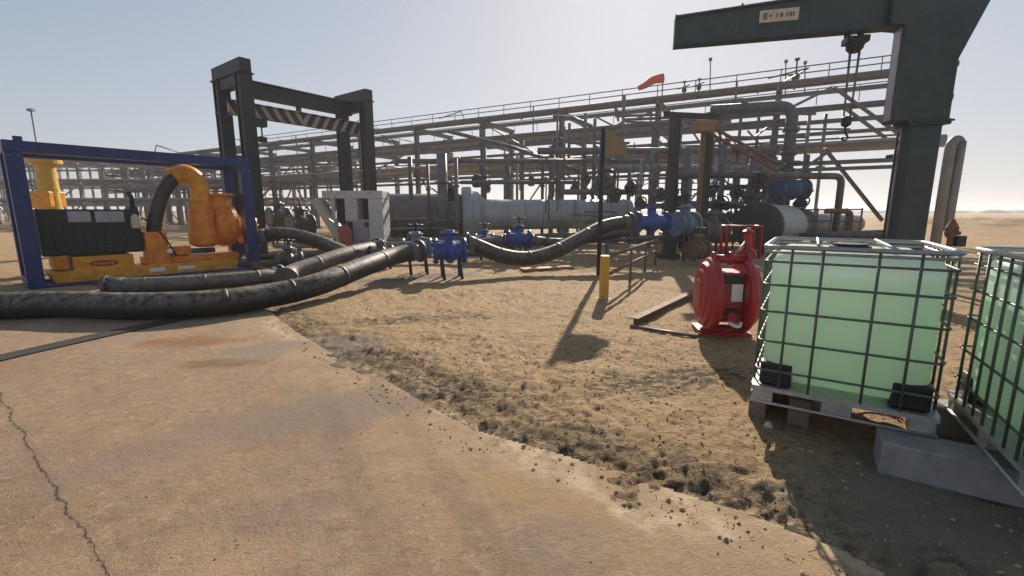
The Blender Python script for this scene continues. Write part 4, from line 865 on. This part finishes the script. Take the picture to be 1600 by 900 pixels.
# stair at the right end
t = thing('steel_brace', 'pair of parallel steel bars slanting down to the right just left of the crane mast', 'brace', (14.5, 21, 0))
A_, B_ = at(1288, 232, 21.5), at(1378, 345, 21.0)
for k in (0, 1): mb = MB(); o_ = Vector((.28 * k, .3 * k, 0)); mb.ibeam(A_ + o_, B_ + o_, .1, .12); part('bar', mb, 'steel', t)
for f in (.25, .5, .75): c = A_.lerp(B_, f); mb = MB(); mb.bar(c, c + Vector((.28, .3, 0)), .05); part('link', mb, 'steel', t)
A_, B_ = at(1322, 172, 22.5), at(1384, 218, 22.5)
for a_, b_, lab in (((1322, 170), (1384, 216), 'single slanting steel bar between upper and middle level beside the crane'), ((1302, 136), (1408, 212), 'long single slanting steel bar high up beside the crane mast'), ((1300, 136), (1228, 172), 'short bar slanting down left from the rack top near the crane'), ((1290, 240), (1238, 276), 'short steel bar slanting down to the left above the teal actuator')):
    mb = MB(); p_, q_ = at(*a_, 22.6), at(*b_, 22.6); mb.bar(p_, q_, .12); single('diagonal_bar', mb, 'steel', lab, 'brace', p_, 'slanting bars at the right end of the rack')
t = thing('floodlight_mast', 'thin lamp post in front of the crane side end of the rack', 'lamp post', at(1388, 330, 19)); q = at(1388, 330, 19); zt = at(1388, 248, 19).z
mb = MB(); mb.tube([(q.x, q.y, 0), (q.x, q.y, zt)], .06, 8); part('pole', mb, 'steel', t)
mb = MB(); mb.box((q.x, q.y, zt + .08), (.6, .35, .16)); part('lamp_head', mb, 'black', t, bev=.03)
t, *_ = pipe_rack('distant pipe rack at the far left seen through the blue frame', (-75, 50), (1, -.06), 22, 2.7, [2.6, 4.6, 6.6], 5, [(z, o_, r, rs.choice(['farsteel', 'pipe']), 0, 1) for z in (2.6, 4.6, 6.6) for o_, r in ((0, .1), (2, .15))], rs, brace=[(k, .2, 2.5, 0, 'A' if k % 2 else '/') for k in range(1, 21, 3)] + [(k, 2.7, 4.5, 0, '/') for k in range(2, 21, 4)], cw=.18, m='farsteel')
t, *_ = pipe_rack('second distant pipe rack further off at the far left', (-95, 66), (1, -.05), 20, 3.3, [3, 5.4, 8], 5, [(z, o_, r, 'farsteel', 0, 1) for z in (3, 5.4, 8) for o_, r in ((0, .12), (3, .2))], rs, brace=[(k, .2, 2.9, 0, 'A') for k in range(0, 20, 3)], cw=.2, m='farsteel')

# ------------------------------------------------------------ manifold of risers in front of the rack
rs = random.Random(23)
t = thing('pipe_manifold', 'dense dark manifold of upright pipes, flanges and handwheels in front of the rack', 'manifold', at(1000, 380, 21).xy.to_3d())
def riser(px, v0, v1, Y, r, m):
    a_, b_ = at(px, v0, Y), at(px, v1, Y); mb = MB(); mb.tube([(a_.x, a_.y, max(0, b_.z)), (a_.x, a_.y, a_.z)], r, 10)
    for f in (.3, .7): mb.flange((a_.x, a_.y, a_.z * f + max(0, b_.z) * (1 - f)), U, r * 1.6, .1)
    part('riser', mb, m, t); return a_
for px, v0, v1, r in ((640, 240, 390, .12), (668, 262, 390, .08), (690, 240, 390, .26), (712, 250, 390, .1), (757, 232, 390, .12), (792, 235, 390, .22), (808, 240, 390, .09), (848, 250, 390, .1), (862, 240, 390, .16), (880, 250, 390, .1), (905, 245, 390, .08), (915, 255, 390, .14), (962, 240, 390, .1), (985, 238, 390, .13), (1003, 250, 390, .08), (1020, 230, 390, .12), (1075, 235, 390, .2), (1082, 240, 390, .1), (1120, 240, 380, .1), (1133, 215, 380, .14), (1155, 265, 380, .09), (1180, 230, 380, .2), (1196, 270, 380, .08), (1212, 250, 380, .1)):
    riser(px, v0 + rs.uniform(-6, 6), v1, rs.uniform(24.6, 26.5) if 735 < px < 990 else rs.uniform(19.5, 21.2), r * .85, rs.choice(['darkpipe', 'steel', 'pipe', 'darkpipe', 'brownpipe']))
for v, x0, x1, r, Y in ((236, 840, 1210, .16, 22), (252, 620, 1010, .12, 23), (262, 960, 1230, .14, 21), (285, 720, 900, .09, 21), (300, 880, 1060, .13, 20.5), (322, 1000, 1160, .12, 19), (292, 1110, 1230, .1, 20), (340, 1080, 1150, .16, 18)):
    mb = MB(); a_, b_ = at(x0, v, Y), at(x1, v - 3, Y); b_.z = a_.z; mb.tube([a_, b_], r, 10)
    for f in (.25, .6, .85): mb.flange(a_.lerp(b_, f), (b_ - a_), r * 1.6, .1)
    part('header', mb, rs.choice(['darkpipe', 'steel', 'pipe']), t)
for px, v, Y, s_ in ((943, 286, 19.5, 2.0), (872, 236, 21, 1.6), (898, 300, 20, 1.0), (960, 306, 20, 1.2), (1000, 318, 19, 1.0), (1030, 306, 19, 1.0), (1125, 318, 18.5, 1.1), (1150, 300, 18.5, 1.0), (1175, 305, 18, 1.5), (1182, 285, 18, 1.2), (1205, 316, 19, 1.1), (745, 290, 21, 1.2), (700, 300, 20.5, 1.6), (760, 300, 21, 1.0), (830, 290, 21, .9), (1060, 318, 18, 1.0), (985, 292, 20, 1.1), (1250, 318, 19, 1.1), (1110, 300, 19, .9), (915, 285, 20.5, 1.2)):
    Y = 24.5 if 735 < px < 940 else Y; q = at(px, v - (6 if 735 < px < 940 else 0), Y); mb = MB(); r = .17 * s_; mb.lathe(q - U * r * 1.5, U, [(0, r * .5), (r * .2, r * 1.1), (r * .5, r * 1.2), (r * 1.5, r * 1.5), (r * 2.4, r * .9), (r * 2.8, r * .5), (r * 3, r * .9), (r * 3.2, r * .9)], 12); vv = part('valve', mb, rs.choice(['darkpipe', 'black', 'steel']), t)
    mb = MB(); mb.wheel(q + Vector((0, -r * 1.5, r * .4)), (0, 1, .2), r * 1.1, .03); mb.cyl(q + Vector((0, 0, r * .4)), q + Vector((0, -r * 1.5, r * .4)), .04, 6); part('handwheel', mb, 'black', vv)
for k in range(60):
    mb = MB(); px = rs.uniform(850, 1230); Y = rs.uniform(17.5, 21); v = rs.uniform(270, 350); a_ = at(px, v, Y)
    if rs.random() < .5: mb.tube([a_, a_ + U * rs.uniform(.4, 1.6)], .03, 5)
    else: mb.tube([a_, a_ + Vector((rs.uniform(.5, 2), rs.uniform(-.3, .3), 0)), a_ + Vector((rs.uniform(.5, 2), rs.uniform(-.3, .3), -rs.uniform(.1, 1)))], .03, 5)
    part('tubing', mb, 'steel', t)
# platform with rails over the manifold
t = thing('access_platform', 'grey access platform with rails right of the thick black column', 'platform', at(1060, 380, 18).xy.to_3d())
mb = MB(); a_, b_ = at(1048, 316, 18), at(1150, 318, 18.4); b_.z = a_.z; mb.bar(a_, b_, 1.0, .08); part('deck', mb, 'steel', t)
mb = MB()
for z in (.5, 1.0): mb.tube([a_ + U * z, b_ + U * z], .03, 6)
for k in range(5): c = a_.lerp(b_, k / 4); mb.tube([Vector((c.x, c.y, 0)), c + U * 1.0], .04, 6)
part('handrail', mb, 'steel', t)
# big bent pipe and the rail pipe
def elbowed(pts, r, m, label, flg=()):
    P = [Vector(p) for p in pts]; out_ = [P[0]]
    for i in range(1, len(P) - 1):
        a_, b_, c = P[i - 1], P[i], P[i + 1]; u, v_ = (a_ - b_).normalized(), (c - b_).normalized(); k = r * 2.6
        for j in range(9): f = j / 8; out_.append((b_ + u * k) * (1 - f) ** 2 + b_ * 2 * f * (1 - f) + (b_ + v_ * k) * f * f)
    out_.append(P[-1]); t = thing('bent_pipe', label, 'pipe', (P[-1].x, P[-1].y, 0), group='large bent pipes'); mb = MB(); mb.tube(out_, r, 18); part('tube', mb, m, t)
    for q, ax, in flg: mb = MB(); mb.flange(q, ax, r * 1.45, .12, 8); part('flange', mb, m, t)
    return t
Yp = 21
q = [at(1110, 172, Yp + 1), at(1240, 165, Yp), at(1240, 330, Yp)]; q[2] = Vector((q[1].x, q[1].y, .6)); q[0].z = q[1].z
elbowed(q, .24, mat('purple grey pipe', (.085, .08, .095), .5, .2, dust=.15), 'fattest pipe, running level and then bending straight down behind the teal actuator', [(Vector((q[1].x, q[1].y, z)), U) for z in (5.2, 4.2, 3.4, 2.6)] + [(q[0].lerp(q[1], .4), (1, 0, 0))])
q = [at(1046, 272, 17.5), at(1316, 272, 18.6), at(1316, 330, 18.6)]; q[1].z = q[0].z; q[2] = Vector((q[1].x, q[1].y, .3))
elbowed(q, .13, 'darkpipe', 'dark level pipe bending down at its right end behind the front tank')
q = [at(1290, 330, 17), at(1330, 330, 17), at(1330, 372, 17)]; q[1].z = q[0].z; q[2].x = q[1].x; q[2].y = q[1].y; q[2].z = .1
elbowed(q, .1, 'rust', 'small rusty bent pipe low beside the barrel')
mb = MB(); tt = thing('blue_rail', 'long dark rail fence in front of the right part of the rack', 'rail', at(1260, 380, 20).xy.to_3d())
a_, b_ = at(1255, 345, 18.5), at(1345, 345, 17); b_.z = a_.z
for z in (0, .45): mb.tube([a_ + U * z, b_ + U * z], .03, 6)
part('bar', mb, 'steel', tt)
for k in range(5): c = a_.lerp(b_, k / 4); mb = MB(); mb.tube([Vector((c.x, c.y, 0)), c + U * .5], .035, 6); part('post', mb, 'steel', tt)
tt.name = 'fence_rail'
# sloping pipes left of the sign post
for (x0, y0, x1, y1, Y, r, lab) in ((700, 205, 905, 268, 24, .1, 'thin pipe slanting down to the right across the rack, longer one'), (865, 182, 925, 198, 25, .1, 'short pipe slanting down high on the rack')):
    mb = MB(); mb.tube([at(x0, y0, Y + 1), at((x0 + x1) / 2, (y0 + y1) / 2 - 6, Y + .5), at(x1, y1, Y)], r, 8); single('slanting_pipe', mb, 'darkpipe', lab, 'pipe', at(x0, y0, Y), 'pipes slanting across the rack')
# windsock
q = at(1036, 122, 31); t = thing('windsock', 'red windsock streaming left above the pipe rack', 'windsock', q)
mb = MB(); mb.tube([q + U * .25, q - U * 3.2], .04, 8); part('pole', mb, 'steel', t)
mb = MB(); mb.tube(smooth_path([q, q + Vector((-.6, 0, -.12)), q + Vector((-1.1, 0, -.42)), q + Vector((-1.55, 0, -.62))], 4), [.3 - .012 * i for i in range(13)], 12, cap=False); part('sock', mb, 'sock', t)

# yellow pedestal at the far left
p = at(82, 330, 15.5)
t = thing('yellow_pedestal', 'yellow pedestal with a wide top flange behind the blue frame at the far left', 'pedestal', (p.x, p.y, 0)); zt = at(82, 242, 15.5).z
mb = MB(); mb.lathe((p.x, p.y, 0), U, [(0, .5), (.05, .5), (.06, .3), (zt - .45, .26), (zt - .3, .27), (zt - .28, .45), (zt - .12, .45), (zt - .1, .3), (zt, .3)], 24); part('column', mb, 'yellow', t)
mb = MB(); mb.box((p.x - .3, p.y, at(82, 312, 15.5).z), (1.1, .6, .55)); part('gearbox', mb, 'amber', t, bev=.04)
p = at(54, 205, 38); zt = at(52, 172, 38).z; mb = MB(); mb.tube([(p.x, p.y, 0), (p.x, p.y, zt)], .06, 6); mb.box((p.x, p.y, zt), (.4, .3, .2)); single('far_lamp_post', mb, 'steel', 'thin distant lamp post at the left edge above the blue frame', 'lamp post', (p.x, p.y, 0))

# ------------------------------------------------------------ dusty air over the yard
mb = MB(); mb.box((0, 0, 7), (3400, 3400, 20)); hzo = part('haze', mb, 'white', None, kind='stuff'); hzo['label'] = 'pale dusty air over the yard'; hzo['category'] = 'haze'
hm = bpy.data.materials.new('haze air'); hm.use_nodes = True; hn = hm.node_tree.nodes; hn.remove(hn['Principled BSDF']); pv = hn.new('ShaderNodeVolumePrincipled')
pv.inputs['Color'].default_value = (.9, .9, .92, 1); pv.inputs['Density'].default_value = .0012; pv.inputs['Anisotropy'].default_value = .35
hm.node_tree.links.new(pv.outputs[0], hn['Material Output'].inputs['Volume']); hzo.data.materials.clear(); hzo.data.materials.append(hm)
